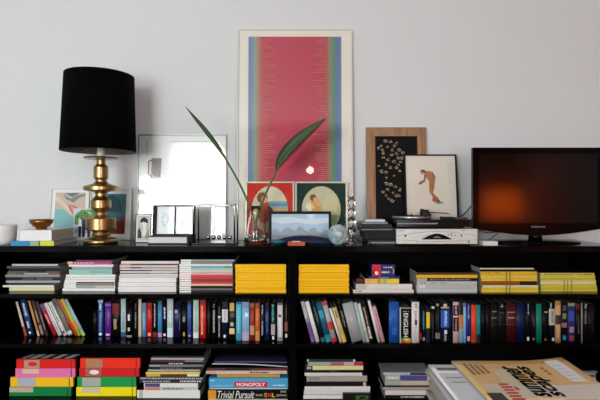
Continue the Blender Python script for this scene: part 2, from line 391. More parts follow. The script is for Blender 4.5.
lay_stack([
 (272.4, 274.8, 417, 477.5, '#4a2416', 'dark brown magazine'),
 (274.8, 278.2, 416.4, 477.5, '#dcb428', 'golden yellow magazine'),
 (278.2, 281.4, 417, 477.5, '#171412', 'black magazine with a tan spine end', [(417, 427, '#b8b090'), ('t', 430, 470, '#8a8578')]),
 (281.4, 285, 417, 477, '#b9b9bb', 'silver magazine', [('t', 420, 426, '#8c8c90'), ('t', 431, 437, '#8c8c90'), ('t', 440, 447, '#8c8c90')]),
 (285, 288.8, 416.5, 477, '#b2b2b4', 'silver magazine', [(419, 425.5, '#cfcfd2')]),
 (288.8, 293.3, 416.8, 477, '#bcbcbe', 'silver magazine')],
 2.308, Z1, 'the silver based stack', 'magazines in the silver stack', jit=0.001, rz=0.002, depth=.15)
mid = [(505.5, 507, '#8a7420'), (509, 510.5, '#8a7420')]
lay_stack([
 (268, 269.5, 480, 534, '#cfccc4', 'thin white magazine'),
 (269.5, 271.6, 480, 536, '#1a1816', 'black magazine'),
 (271.6, 274, 480.5, 537, '#e0b02a', 'golden yellow magazine', [('t', 485, 500, '#a87020')] + mid),
 (274, 276.2, 480.5, 537, '#dcae30', 'ochre yellow magazine', mid), (276.2, 278.3, 480.5, 537, '#d8c468', 'pale yellow magazine', mid),
 (278.3, 281.4, 481, 537, '#e2b82c', 'golden yellow magazine', mid),
 (281.4, 285.4, 481, 538, '#8a4c14', 'rusty brown magazine', [(520, 537, '#2a1a10')]),
 (285.4, 288, 482, 538, '#d8d0a0', 'cream magazine', mid), (288, 290.4, 481.5, 538, '#d6bc3a', 'yellow magazine', mid), (290.4, 293, 481.5, 538.5, '#dcc03c', 'yellow magazine', mid)],
 2.313, Z1, 'the yellow and brown stack', 'magazines in the yellow and brown stack', depth=.12)
mid = [(563.5, 564.8, '#8f8430'), (567, 568.2, '#8f8430'), (571, 572.2, '#8f8430')]
lay_stack([
 (272.8, 275.6, 540, 594, '#cabf62', 'pale olive yellow magazine', [('t', 543, 574, '#8a8238'), ('t', 577, 592, '#8c5a28')]),
 (275.6, 278, 540, 595, '#d2c24c', 'pale yellow magazine'), (278, 280.2, 540.5, 595.5, '#c8b42e', 'mustard magazine'),
 (280.2, 282.6, 540.5, 596, '#d6cc84', 'cream yellow magazine', mid), (282.6, 284.8, 540.5, 596, '#dad29a', 'cream magazine', mid),
 (284.8, 287.2, 541, 596.5, '#d0c03a', 'yellow magazine', mid), (287.2, 289.6, 541, 597, '#c9b93e', 'yellow magazine', mid), (289.6, 292.2, 541, 597.5, '#cdbe44', 'yellow magazine', mid)],
 2.33, Z1, 'the rightmost upper stack', 'magazines in the rightmost stack of the upper shelf')

# ------------------------------------------------------------------ standing books
def book(name, label, group, xl, zb, D, wd, ht, dp, c, deco, ang=0.0, pagec=True, rounded=True):
    """standing book, origin at its bottom left front corner; deco v from the top"""
    t = thing(name, label, 'book', (xl, D, zb), (0, -ang, 0), group)
    cov = mat(c, 0.38, var=0.05)
    m = MB(); th = min(0.0018, wd * .16); bl = min(.004, wd * .25)
    # rounded spine
    seg = 6; pts = []
    for k in range(seg + 1):
        a = PI * k / seg; pts.append((wd / 2 - wd / 2 * math.cos(a), bl - bl * math.sin(a)))
    for (ax, ay), (bx, by) in zip(pts, pts[1:]): m.poly([(ax, ay, 0), (bx, by, 0), (bx, by, ht), (ax, ay, ht)], cov, True)
    m.poly([(x, y, ht) for x, y in pts] + [(wd - th, bl + .001, ht), (th, bl + .001, ht)], cov); m.poly([(x, y, 0) for x, y in pts][::-1] + [(th, bl + .001, 0), (wd - th, bl + .001, 0)], cov)
    bd_ = mat('#121214', .5, var=.2)  # side boards blackened whatever the spine colour, painting in the shade between books
    m.box(0, th, bl, dp, 0, ht, cov, ms=bd_); m.box(wd - th, wd, bl, dp, 0, ht, cov, ms=bd_)
    m.box(th, wd - th, bl + .0005, bl + .0012, 0, ht, cov)
    def prof(x):      # y of the spine surface
        q = max(-1, min(1, (x - wd / 2) / (wd / 2))); return bl - bl * math.sqrt(max(0, 1 - q * q)) - 0.0005
    def patch(u0, u1, v0, v1, mm, n=5):
        for k in range(n):
            a, b2 = u0 + (u1 - u0) * k / n, u0 + (u1 - u0) * (k + 1) / n
            xa, xb = a * wd, b2 * wd; z0, z1 = ht * (1 - v1), ht * (1 - v0)
            m.poly([(xa, prof(xa), z0), (xb, prof(xb), z0), (xb, prof(xb), z1), (xa, prof(xa), z1)], mm)
    for dd in deco:
        if dd[0] == 'b': patch(0.03, .97, dd[1], dd[2], mat(dd[3], 0.4))
        elif dd[0] == 's': patch(dd[3], dd[4], dd[1], dd[2], mat(dd[5], 0.4), 3)
        elif dd[0] == 't':
            v = dd[1]; rr = random.Random(int(dd[1] * 100) + int(wd * 1e5))
            w0, w1 = (dd[4], dd[5]) if len(dd) > 5 else (.3, .7)
            while v < dd[2] - .01:
                l = rr.uniform(.018, .04); patch(w0 + rr.uniform(0, .1), w1 - rr.uniform(0, .1), v, min(v + l, dd[2]), mat(dd[3], 0.45), 3); v += l + rr.uniform(.008, .02)
    m.build('cover', t)
    MB().box(th, wd - th, bl + .0013, dp - .004, .003, ht - .003, PAGES_V).build('pages', t)
    return t
RG = 'books standing on the middle shelf'
def lean_row(spec, D, group, x_start=None):
    prev = None
    for (xt, yt, xb, wpx, c, deco, lab) in spec:
        # geometry in the plane of the spines
        zb = Z2; x = X(xb, D); zt = Z(yt, D); dx = X(xb, D) - X(xt, D)
        ang = math.atan2(dx, zt - zb); ht = math.hypot(dx, zt - zb); wd = wpx * D / F * math.cos(ang)
        if prev:
            pc = prev
            need = -9
            for (qx, qz) in pc:
                if qz <= ht * math.cos(ang) + .001: need = max(need, qx + qz * math.tan(ang))
            # new top-left corner must stay right of the previous right face
            (ax, az), (bx, bz) = pc[0], pc[1]
            tz = ht * math.cos(ang)
            if tz < bz:
                fx = ax + (bx - ax) * (tz - az) / (bz - az); need = max(need, fx + ht * math.sin(ang))
            need = max(need, ax + (-az) * (bx - ax) / (bz - az)) if False else need
            x = max(x, need + .0008)
            if x - (X(xb, D)) > .02: print('lean shift', lab, round(x - X(xb, D), 3))
        book('book', lab, group, x, Z2, D + random.uniform(-.002, .002), wd, ht, random.uniform(.15, .19), c, deco, ang)
        br_ = (x + wd * math.cos(ang), wd * math.sin(ang)); tr_ = (br_[0] - ht * math.sin(ang), br_[1] + ht * math.cos(ang))
        prev = [br_, tr_]
    return prev
lean_row([
 (15.3, 302, 24.6, 2.4, '#d8c8b4', [('b', .72, 1, '#a8341c')], 'thin cream book with orange-red foot, leftmost of the leaning books'),
 (19.6, 300, 28.5, 5.6, '#1c3462', [('t', .1, .45, '#c8d2e4', .3, .75), ('t', .6, .8, '#dfe3ea'), ('s', .88, .94, .25, .65, '#dfe3ea')], 'leaning navy blue book with white title beside the thin cream book'),
 (27.3, 301, 37.3, 2.3, '#c48a5c', [('b', .85, 1, '#d8b4a0')], 'thin leaning tan-orange book right of the navy one'),
 (30.6, 301, 41, 3.2, '#5c3c30', [('t', .3, .6, '#c8a890'), ('b', .7, .95, '#9c7468')], 'thin leaning brown book right of the tan-orange one'),
 (35, 302, 45.6, 2.6, '#4a4846', [('t', .4, .8, '#9c968a')], 'thin leaning dark grey book before the red one'),
 (38.5, 305, 53, 4.2, '#b41c34', [('b', 0, .2, '#5a4668'), ('t', .32, .62, '#e8c4c8')], 'leaning red book with purple grey head'),
 (43, 304, 58, 4.4, '#e2deda', [('t', .12, .85, '#8a8684')], 'left of the two leaning white books beside the red one'),
 (47.5, 303, 63.5, 4.4, '#e6e2de', [('t', .1, .6, '#4a4848'), ('s', .86, .93, .2, .7, '#444444')], 'right of the two leaning white books, with black title'),
 (51, 300, 68.5, 5.4, '#6e7064', [('t', .1, .2, '#3c3c38'), ('b', .88, .97, '#c4c6cc')], 'leaning olive grey book between white and orange ones'),
 (55.5, 300, 74, 3.0, '#d4461c', [('b', 0, .5, '#a8502c')], 'thin leaning orange-red book'),
 (58.8, 300, 77.3, 4.0, '#a8bc3c', [('b', .0, .2, '#c8a038'), ('b', .62, .8, '#dc7a28')], 'leaning lime green and orange book'),
 (63, 300, 81.5, 3.4, '#a4b8b8', [('b', .3, .6, '#8cc0c8'), ('b', .85, 1, '#9cc474')], 'leaning pale blue-green book, rightmost of the left leaning group')],
 2.405, RG)
def up_row(spec, group=RG, off=0):
    for (x0, x1, yt, D, c, deco, lab) in spec:
        wd = X(x1, D) - X(x0, D) - .0006
        book('book', lab, group, X(x0, D), Z2, D, wd, Z(yt, D) - Z2, random.uniform(.15, .2), c, deco)
K = '#0c0c0e'
up_row([
 (92.3, 96.6, 312, 2.47, '#16140f', [('t', .1, .2, '#4a4230')], 'black book set back beside the blue upright one, left of two'),
 (97, 101.4, 312, 2.47, '#1b1814', [('t', .1, .2, '#51482f')], 'black book set back beside the blue upright one, right of two'),
 (97.8, 103, 300, 2.405, '#264a86', [('b', 0, .08, '#9db0cc'), ('t', .1, .3, '#dfe6f0', .25, .75), ('t', .35, .85, '#7f9cd0'), ('s', .9, .97, .25, .75, '#e8ecf4')], 'blue book with white title, first upright book from the left'),
 (104.6, 111, 302, 2.405, '#5c2484', [('b', .05, .12, '#7c64b8'), ('t', .2, .7, '#8a5cae', .45, .7), ('s', .92, .98, .2, .8, '#d8b8e8')], 'purple book right of the blue one'),
 (111.6, 119.5, 302, 2.405, '#14090b', [('b', .04, .36, '#6e141c'), ('t', .5, .8, '#b8a47c', .2, .7)], 'black book with dark red head beside the purple one'),
 (120.6, 125.6, 299, 2.402, '#b4c4cc', [('t', .35, .8, '#5e7888', .35, .7), ('b', .88, 1, '#2c5c88')], 'pale blue-grey book with blue foot'),
 (126, 132, 302, 2.402, K, [('s', .36, .54, .3, .65, '#dcdcda'), ('s', .74, .84, .3, .65, '#cfcfcd'), ('b', .97, 1, '#b8b09c')], 'black book with two white spine patches'),
 (133.6, 137.6, 302, 2.40, '#191314', [('t', .05, .2, '#8c4a3c'), ('t', .3, .75, '#8a8684')], 'black book with reddish marks left of the tan one'),
 (138.2, 141.4, 299, 2.40, '#cfc4b0', [('b', .6, 1, '#d6bc94')], 'slim cream and tan book'),
 (141.7, 146.2, 303, 2.398, '#5c8cb4', [('b', 0, .2, '#6c7c8c'), ('t', .3, .8, '#9cc0d8')], 'mid blue book left of the red one'),
 (146.6, 151.8, 303, 2.396, '#c01c1c', [('b', 0, .1, '#8c2424'), ('s', .2, .3, .3, .7, '#d84c3c'), ('s', .88, .97, .25, .8, '#f0a890')], 'red book between two blue ones, left half'),
 (152.2, 157.2, 302, 2.395, K, [('t', .05, .72, '#dedede', .38, .66), ('b', .86, 1, '#6c1c24')], 'black book with thin white title and red foot'),
 (157.6, 162, 301, 2.393, '#3c84b8', [('b', 0, .1, '#2c5478'), ('b', .88, 1, '#c48cb0')], 'blue book with pink foot'),
 (162.6, 166.6, 301, 2.392, '#0c0c18', [('t', .18, .5, '#e2e2e2', .3, .75), ('s', .9, .97, .2, .8, '#e8dcd0')], 'black book with white title beside the wide pale one'),
 (167, 173, 299, 2.39, '#b8ccd4', [('b', .1, .3, '#c0b8b4'), ('t', .3, .6, '#d4e8ee'), ('b', .75, 1, '#d0dff0')], 'wide pale blue book'),
 (173.4, 180.6, 303, 2.388, '#16163e', [('s', .2, .3, .2, .6, '#9ca4bc'), ('s', .3, .8, .8, .9, '#4c5280')], 'dark navy book with pale ring on its spine'),
 (181, 187, 302, 2.385, '#0a0a0c', [('s', .42, .56, .3, .7, '#9a8c6c'), ('s', .85, .96, .35, .65, '#c8a040')], 'black book with two gold marks'),
 (187.3, 191.3, 301, 2.383, '#3c4c90', [('b', 0, .1, '#26304e'), ('b', .1, .45, '#3c68a8'), ('s', .92, .97, .3, .8, '#b8a8dc')], 'blue and violet book left of the pale green one'),
 (193, 198.6, 300, 2.375, '#b8d0c8', [('t', .15, .8, '#8c9ca4', .4, .7), ('b', .85, 1, '#e4e0dc')], 'pale green white book left of the red one'),
 (199.6, 205.8, 300, 2.372, '#cc2420', [('b', 0, .12, '#7c2430'), ('t', .15, .9, '#e8b070', .2, .6)], 'bright red book with yellow title'),
 (206.4, 210.6, 302, 2.37, '#0e0f0e', [('t', .1, .85, '#3c4a40', .5, .7)], 'black book right of the bright red one'),
 (211.4, 216.4, 302, 2.36, '#100f10', [('t', .05, .15, '#7a7a7a'), ('t', .22, .82, '#b8b8b4', .3, .7)], 'black book with long grey-white title'),
 (217, 221.4, 303, 2.355, K, [('t', .1, .3, '#5a5050'), ('s', .36, .4, 0, .9, '#d0d0d0'), ('t', .4, .95, '#b0aead', .3, .7)], 'black book with white cross bar left of the white patch'),
 (221.8, 228, 302, 2.35, '#0f1a30', [('b', 0, .18, '#22262c'), ('b', .2, .54, '#d6d6d6'), ('t', .24, .5, '#8f8f92', .4, .7), ('s', .87, .95, .3, .65, '#dde6ea')], 'navy book with big white patch on its spine'),
 (228.8, 235.2, 301, 2.345, '#12100e', [('s', .05, .26, .15, .85, '#c8a860'), ('s', .3, .42, .2, .9, '#6a4840'), ('s', .55, .65, .25, .75, '#b8b4a0'), ('s', .7, .85, .1, .9, '#e0c47c')], 'black book with gold ornaments'),
 (236, 241.6, 302, 2.335, '#58b4d0', [('b', 0, .06, '#2c6c80'), ('t', .1, .8, '#8cd4e4', .3, .6)], 'cyan book left of the light blue one'),
 (242, 249.2, 302, 2.333, '#7fb0d4', [('b', 0, .15, '#7890c0'), ('s', .28, .38, .4, .9, '#d8ecec'), ('b', .76, 1, '#b4a4bc')], 'wide light blue book with lilac foot'),
 (249.8, 254.6, 303, 2.333, '#8c2c1c', [('b', 0, .12, '#8c5c38'), ('b', .6, .85, '#c08c64'), ('t', .2, .5, '#b84c34')], 'rust red book with tan lower spine'),
 (255.2, 259.8, 303, 2.333, '#c8602c', [('b', 0, .15, '#8c4834'), ('b', .75, 1, '#c48448'), ('t', .15, .6, '#e0966c', .35, .6)], 'burnt orange book right of the rust red one'),
 (260.2, 264.4, 303, 2.333, K, [('t', .06, .3, '#a8aca8', .3, .7), ('t', .48, .86, '#a8a8a4', .3, .75)], 'black book with grey title beside the orange one'),
 (264.8, 269.4, 303, 2.333, '#14204c', [('b', 0, .1, '#2c1c24'), ('t', .25, .8, '#5068b0', .35, .7)], 'navy book with blue title in the left half'),
 (270.6, 276.2, 303, 2.333, '#121416', [('t', .04, .5, '#4cb0a8', .2, .6), ('s', .56, .85, .1, .8, '#a8a098'), ('s', .88, .97, .3, .65, '#e8e8e8')], 'black book with teal title and pale lower picture'),
 (277.4, 282.8, 303, 2.333, '#d4c8d4', [('b', 0, .06, '#5c5c54'), ('s', .3, .38, .2, .7, '#4c3c44'), ('t', .4, .9, '#f0e8f0', .3, .8), ('b', .92, .96, '#8c7c8c')], 'pale lilac white book near the divider'),
 (284.6, 288, 303, 2.333, '#1c1410', [('t', .05, .4, '#6c5c34'), ('b', .5, .75, '#8c5444'), ('s', .82, .92, .2, .8, '#e0dcd0')], 'black and brown book against the divider')])
end = lean_row([
 (300.6, 302, 311.4, 3.9, '#a8a8a8', [('b', .42, .52, '#7c8c98'), ('b', .52, 1, '#6c4c80'), ('s', .9, .97, .2, .8, '#c8b4d0')], 'grey and purple leaning book right of the divider'),
 (305, 302, 316, 4.0, '#e0e2e0', [], 'white leaning book beside the grey and purple one'),
 (311, 304, 321.5, 4.6, '#141c1e', [('t', .1, .5, '#54706c'), ('b', .88, 1, '#2c5c68')], 'black-green leaning book beside the white one'),
 (315.7, 303, 326.2, 6.0, '#1c5870', [('s', .2, .4, .1, .8, '#3c94b0'), ('s', .55, .7, .3, .9, '#34406c'), ('b', .82, 1, '#24848c')], 'teal blue leaning picture-spined book'),
 (321.6, 302, 332.3, 5.0, '#a4a8a8', [('b', 0, .1, '#b84430'), ('b', .5, .7, '#dc4428'), ('s', .5, .7, .4, .8, '#b01c2c'), ('b', .9, 1, '#bc1c34')], 'leaning book striped red and grey'),
 (329, 309, 339.8, 2.6, '#e4e0d8', [], 'thin white leaning book before the yellow cream one'),
 (331.8, 308, 342.4, 4.6, '#c8b480', [('t', .1, .3, '#4c4030'), ('b', .75, 1, '#d8b040')], 'cream and yellow leaning book'),
 (336.8, 304, 347, 4.6, '#121110', [('t', .2, .6, '#8c8470')], 'black leaning book before the wide silver one'),
 (342, 304, 351.8, 11.0, '#a2a6a8', [('s', .38, .46, .4, .6, '#cfb8b8'), ('b', .96, 1, '#6c7072')], 'very wide silver grey leaning book'),
 (353.6, 303, 363.2, 3.4, '#a4c0b8', [], 'pale green leaning book beside the silver one'),
 (357.5, 304, 366.8, 3.0, '#d0d4c4', [('b', .7, 1, '#a8b090')], 'slim off-white leaning book'),
 (361, 304, 370, 5.0, '#1a1614', [('t', .1, .6, '#c0a8a0', .2, .6), ('t', .6, .9, '#d8d4c0', .1, .7)], 'black leaning book with pale print'),
 (367.6, 301, 378, 2.8, '#e0dcdc', [], 'tall thin white leaning book'),
 (371.6, 307, 381, 4.0, '#dca8b4', [('t', .1, .7, '#b04058', .3, .7)], 'pink leaning book with red title')],
 2.30, RG)
up_row([
 (389.2, 399, 302, 2.298, '#1c54a8', [('s', .2, .4, .2, .7, '#2c68b8'), ('s', .6, .8, .3, .8, '#2860b0')], 'wide royal blue book left of the one titled ENGLISH'),
 (411.8, 419.4, 302, 2.298, '#e2dcda', [('t', .04, .15, '#8c8890', .4, .8), ('t', .22, .45, '#b06868', .3, .7), ('s', .45, .57, .4, .7, '#20283c'), ('t', .62, .95, '#b8b0ac', .3, .6)], 'white book right of the one titled ENGLISH'),
 (419.6, 421.9, 303, 2.31, K, [('b', .77, .95, '#a8281c')], 'thin black book with red foot beside the white one'),
 (422, 426.2, 308, 2.298, '#101214', [('t', .08, .6, '#2c9c94', .2, .6), ('s', .84, .94, .2, .7, '#888888')], 'black book with teal marks'),
 (426.4, 430.3, 308, 2.298, '#1c1c3c', [('b', .12, .58, '#e0c03c'), ('b', .6, 1, '#1a1a30')], 'slim book with yellow upper spine'),
 (430.8, 435, 304, 2.298, '#0b0b0c', [('s', .06, .12, 0, .9, '#c8c8c4'), ('t', .3, .9, '#5c5c58', .4, .6)], 'black book right of the yellow-spined one'),
 (435.4, 440.4, 303, 2.298, '#100e0f', [('s', .02, .08, .2, .7, '#8c9c8c'), ('t', .15, .7, '#4c4444', .5, .7), ('b', .75, .9, '#6c6c6c')], 'black book with grey foot label'),
 (440.8, 449.8, 303, 2.298, '#14182c', [('s', .02, .1, .3, .7, '#d0b8a0'), ('b', .1, .14, '#9a9484'), ('b', .18, .62, '#2450b4'), ('t', .2, .6, '#b8d0f0', .35, .75), ('s', .68, .78, .4, .7, '#d0d4dc'), ('t', .8, .95, '#a8a8a4', .35, .65)], 'wide blue and black book with white title'),
 (450, 452.9, 303, 2.298, '#0d0d0d', [], 'thin black book left of the pink one'),
 (453.3, 458.9, 302, 2.298, '#dcb0b0', [('b', .08, .34, '#2a1a24'), ('t', .1, .32, '#e4b8c0', .3, .7), ('b', .38, .72, '#20141c'), ('t', .42, .7, '#c490a0', .3, .7)], 'pale pink book with black title panels'),
 (459.2, 463.4, 303, 2.30, '#86b8d0', [('b', 0, .3, '#2c2420'), ('b', .3, .66, '#d07028')], 'book with orange panel and light blue foot'),
 (463.5, 466.3, 303, 2.30, '#7cb8dc', [('b', 0, .1, '#5c6c74')], 'slim sky blue book'),
 (466.5, 470.9, 303, 2.30, '#1c2c80', [('t', .05, .4, '#b8c8e8', .35, .6), ('s', .84, .96, .2, .8, '#d8a8a8')], 'royal navy book with pale title'),
 (471.4, 476.6, 305, 2.30, '#d84424', [('b', .9, 1, '#b03418')], 'plain orange-red book beside a slim teal one'),
 (476.8, 480.8, 305, 2.302, '#14807c', [('b', .78, 1, '#182030')], 'slim teal book beside the orange-red one'),
 (481.4, 485.6, 304, 2.302, '#0c0a0c', [], 'black book right of the slim teal one, left of two'),
 (486, 490.2, 304, 2.302, '#0f0b0c', [], 'black book right of the slim teal one, right of two'),
 (490.8, 498, 303, 2.302, '#10160f', [('t', .2, .25, '#6c7c6c', .1, .9), ('t', .36, .4, '#5c6c5c', .1, .9), ('b', .54, .55, '#3c4c3c')], 'very dark green reference volume'),
 (498.4, 505.8, 303, 2.302, '#0c100e', [('s', .08, .1, .2, .8, '#8c948c'), ('s', .02, .12, .45, .55, '#8c948c'), ('t', .24, .28, '#4c544c', .1, .9), ('b', .54, .55, '#3c4c3c')], 'black reference volume with pale star'),
 (506.4, 516.2, 303, 2.302, '#400c10', [('t', .22, .26, '#a87868', .1, .9), ('t', .36, .4, '#b08878', .1, .9), ('b', .54, .55, '#7c4c40')], 'wide dark maroon reference volume'),
 (516.6, 525.2, 303, 2.302, '#0c1444', [('b', .54, .545, '#2c3a6c')], 'wide midnight blue volume'),
 (525.6, 530.8, 303, 2.302, '#0b0e12', [('t', .02, .3, '#9cb8c4', .4, .7), ('s', .86, .95, .3, .7, '#e4e4e4')], 'black book with pale blue title right of the midnight blue volume'),
 (531.2, 536, 303, 2.302, '#100c0e', [('t', .3, .6, '#5c5454', .4, .7), ('s', .88, .94, .3, .7, '#8c6474')], 'black book left of the plain green one'),
 (536.4, 542.2, 304, 2.302, '#157a68', [], 'plain sea green book'),
 (542.8, 548.6, 304, 2.302, '#0a0b0b', [('s', .19, .23, .3, .9, '#a8a490'), ('s', .9, .95, .3, .7, '#6c6458')], 'black book right of the sea green one'),
 (549, 555.2, 303, 2.302, '#0e0f10', [('s', 0, .14, .2, .45, '#8c9cac'), ('b', .15, .56, '#c0c4b4'), ('t', .2, .5, '#5c6050', .3, .8), ('s', .88, .96, .5, .9, '#e0e0d8')], 'black book with pale label beside the peach one'),
 (555.5, 561.2, 301, 2.302, '#d0a478', [('b', 0, .1, '#b07c48'), ('b', .34, .56, '#3c3034'), ('t', .6, .9, '#e4c8a0', .3, .7)], 'peach tan book with dark middle'),
 (561.6, 567.6, 303, 2.302, '#131314', [('s', .06, .2, .2, .8, '#544a50'), ('s', .26, .4, .2, .8, '#7c8c54'), ('b', .5, .62, '#8c6c64'), ('s', .82, .94, .2, .8, '#2c7cac')], 'black picture-spined book right of the peach one'),
 (568, 575.6, 303, 2.302, '#1e2c68', [('b', 0, .08, '#8c8868'), ('s', .2, .45, .2, .8, '#3450b4'), ('s', .6, .75, .2, .8, '#a8808c'), ('s', .82, .95, .2, .8, '#8c3c2c')], 'blue picture-spined book with colourful panels'),
 (576, 581, 303, 2.302, '#0f0a0b', [('b', .02, .16, '#5c1818'), ('t', .3, .8, '#54484c')], 'black book with dark red head near right end'),
 (581.2, 582.8, 303, 2.297, '#8c8c88', [], 'very thin grey book near right end'),
 (583.2, 588, 303, 2.302, '#0e0f0f', [('t', .02, .14, '#a0a8a8', .3, .8), ('t', .2, .54, '#80847c', .3, .8)], 'black book with grey print near right end'),
 (588.4, 595.6, 304, 2.302, '#0b0b0c', [('t', .2, .7, '#34343a', .4, .6)], 'wide black book at the right end')])
# the book titled ENGLISH
Dx = 2.298; x0 = X(399.5, Dx); wd = X(411.4, Dx) - x0; ht = Z(307.5, Dx) - Z2
t = book('book', 'thick black dictionary with white letters reading ENGLISH and rainbow foot', RG, x0, Z2, Dx, wd, ht, .19, '#0a0a0b',
         [('s', 0, 1, 0.02, .12, '#b8bcbc'), ('b', 0.0, .035, '#9c9c94'), ('s', .87, .94, .14, .4, '#58a03c'), ('s', .87, .94, .4, .75, '#d8c83c'), ('s', .87, .94, .75, .96, '#7cb844'),
          ('s', .94, 1, .03, .5, '#c84420'), ('s', .94, 1, .5, .97, '#d87c24')])
lettering('ENGLISH', mat('#e8e8e8'), (ht * .16, ht * .84, wd * .34, wd * .72), lambda u, v, n: Vector((v, -.0012, ht - u)), t, 'title_lettering', off=.01)
tb = MB(); marks(tb, wd * .3, wd * .8, ht * .875, ht * .9, -.0012, mat('#a0a09c')); tb.build('small_print', t)
# dark books between leaning and upright ones
up_row([(384.8, 388.4, 303, 2.30, '#100f12', [('t', .7, .8, '#3c5c4c')], 'thin black upright book beside the royal blue one')]) if end[0][0] < X(384.6, 2.30) - .001 else print('no room', (end[0][0]) / 2.3 * F + 300)

# ------------------------------------------------------------------ lower shelf: box files
def box_file(x0, x1, y0, y1, D, z, h, c, lab, labc, holes, group):
    xa, xb = X(x0, D), X(x1, D); t = thing('box_file', lab, 'box', ((xa + xb) / 2, D, z), group=group); hw = (xb - xa) / 2; dp = .25
    cm = mat(c, 0.35, var=.04)
    m = MB().box(-hw, hw, .0015, .016, 0, h, cm).box(-hw + .0005, hw - .0005, .016, dp, .0005, h - .0005, mat('#14100f', .6))  # body behind the coloured front is dark, as painted shelf shade
    m.build('box', t, bevel=.002)
    MB().box(-hw + .003, hw - .022, 0, .0015, .002, h - .003, cm).build('front_flap', t)
    a, b2, v0, v1 = labc[0] * hw, labc[1] * hw, labc[2] * h, labc[3] * h
    m = MB(); m.box(a, b2, -.0012, -.0001, v0, v1, mat(labc[4], 0.5))
    if holes: m.poly([(a + .25 * (b2 - a) + (b2 - a) * .3 * (1 + math.cos(q * PI / 8)), -.0016, (v0 + v1) / 2 + (v1 - v0) * .3 * math.sin(q * PI / 8)) for q in range(16)], mat(holes, .5))
    m.build('label_holder', t)
    MB().box(hw - .02, hw - .0175, -.0004, .0012, .001, h - .002, mat('#3c3030')).build('seam', t)
    return t
DB = 2.343; kb = DB / F; g1 = 'box files stacked at the left end of the lower shelf'
zs = Z3
def files(lst):
    z = Z3
    for (x0, x1, hp, c, lab, labc, ho) in lst[::-1]:
        h = hp * kb; box_file(x0, x1, 0, 0, DB + random.uniform(-.003, .003), z, h - .0004, c, lab, labc, ho, g1); z += h
    return z
za = files([
 (16, 75, 9.2, '#d81c1c', 'red box file with tan oval label, topmost of the left stack', (-.72, -.2, .08, .95, '#b48c74'), '#cc2420'),
 (15, 75, 9.0, '#e070a8', 'pink box file, second in the left stack', (-.75, -.2, .45, .98, '#d8b8a0'), None),
 (10, 73, 9.6, '#f0b81c', 'amber yellow box file above the dark green one', (-.75, -.2, .12, .98, '#a8a8c0'), None),
 (9, 71, 9.4, '#0a7a3c', 'dark green box file, lowest of the left stack', (-.98, -.22, .45, .98, '#b8a898'), None)])
zb_ = files([
 (80, 140, 9.8, '#ec2c10', 'orange-red box file, topmost of the right box file stack', (-.8, -.25, .08, .95, '#a87c5c'), None),
 (79, 139, 9.0, '#cc1418', 'crimson box file with white label, second in right box file stack', (-.78, -.25, .1, .95, '#a85c50'), '#e8e0dc'),
 (77, 136, 10, '#0c9444', 'bright green box file above the lemon yellow one', (-.82, -.2, .1, .98, '#a8a8a0'), None),
 (76, 136, 9.4, '#f0dc14', 'lemon yellow box file, lowest of the right box file stack', (-.8, -.2, .4, .98, '#c8c0a0'), None)])
# the striped thing lying on top of the red file
m = MB(); xa, xb = X(17, DB), X(74, DB); cx = (xa + xb) / 2; hw = (xb - xa) / 2
m.box(-hw, hw, 0.004, .075, 0, .0015, mat('#161414', .4))
for i, (u, wd_, c) in enumerate([(-.88, .12, '#f0ece4'), (-.62, .26, '#d0e4d8'), (-.22, .22, '#c4dcd4'), (.2, .24, '#f0ece8'), (.62, .24, '#dce8e8')]):
    a, b2 = u * hw, (u + wd_) * hw
    m.poly([(a - .0, .006, .0018), (b2, .006, .0018), (b2 + .02 * (1 if b2 + .02 < hw else 0), .07, .0018), (a + .02 * (1 if b2 + .02 < hw else 0), .07, .0018)], mat(c, .5))
tag(m.build('striped_folder', None, (cx, DB, za)), 'thin folder striped black, white and mint lying on the red box file', 'folder')

# stacks on the lower shelf
gK = 'books and magazines stacked right of the box files'
lay_stack([
 (356, 358, 151, 203, '#1c2c2c', 'black-teal magazine'),
 (358, 360.2, 151, 204, '#a8a4a4', 'pale grey magazine'),
 (360.2, 362.4, 150.5, 203, '#5c2430', 'dark red magazine', [(185, 203, '#8c807c')]),
 (362.4, 365, 150, 203, '#141414', 'black magazine with white print', [('t', 169, 183, '#d0d0d0')]),
 (365, 367.3, 149, 203, '#7c8080', 'grey magazine', [(150, 160, '#a0a4a0')]),
 (367.3, 370.4, 149, 202, '#23202a', 'blackish magazine with pink print', [('t', 160, 182, '#8c5c74')]),
 (370.4, 372.6, 148, 200, '#a4a898', 'pale sage magazine'),
 (372.6, 374.8, 146, 200, '#e0c45c', 'yellow magazine'),
 (374.8, 377.8, 146, 199, '#c8a040', 'ochre magazine with white spine end', [(160, 187, '#5c2c1c'), (187, 199, '#e0d8b8')]),
 (377.8, 380.8, 139, 203, '#3c3840', 'black and white patterned magazine', [('t', 141, 202, '#c4c0c4')]),
 (380.8, 384.4, 139.5, 203, '#2a2830', 'dark patterned magazine', [('t', 143, 170, '#a8a4a8'), ('t', 180, 202, '#d0ccd0')]),
 (384.4, 388.6, 144, 198, '#dcdcdc', 'white book with purple spine end', [(145, 160, '#4c3c84')]),
 (388.6, 392, 144, 198, '#c0beba', 'grey book with orange spine end', [(145, 160, '#c87c50'), ('t', 163, 184, '#5c5c58')]),
 (392, 400.5, 137, 200, '#e0dedc', 'thick white book', [(139, 143, '#b8b0a8')])],
 2.32, Z3, 'the stack beside the box files', gK, kind='magazine', rz=.01)
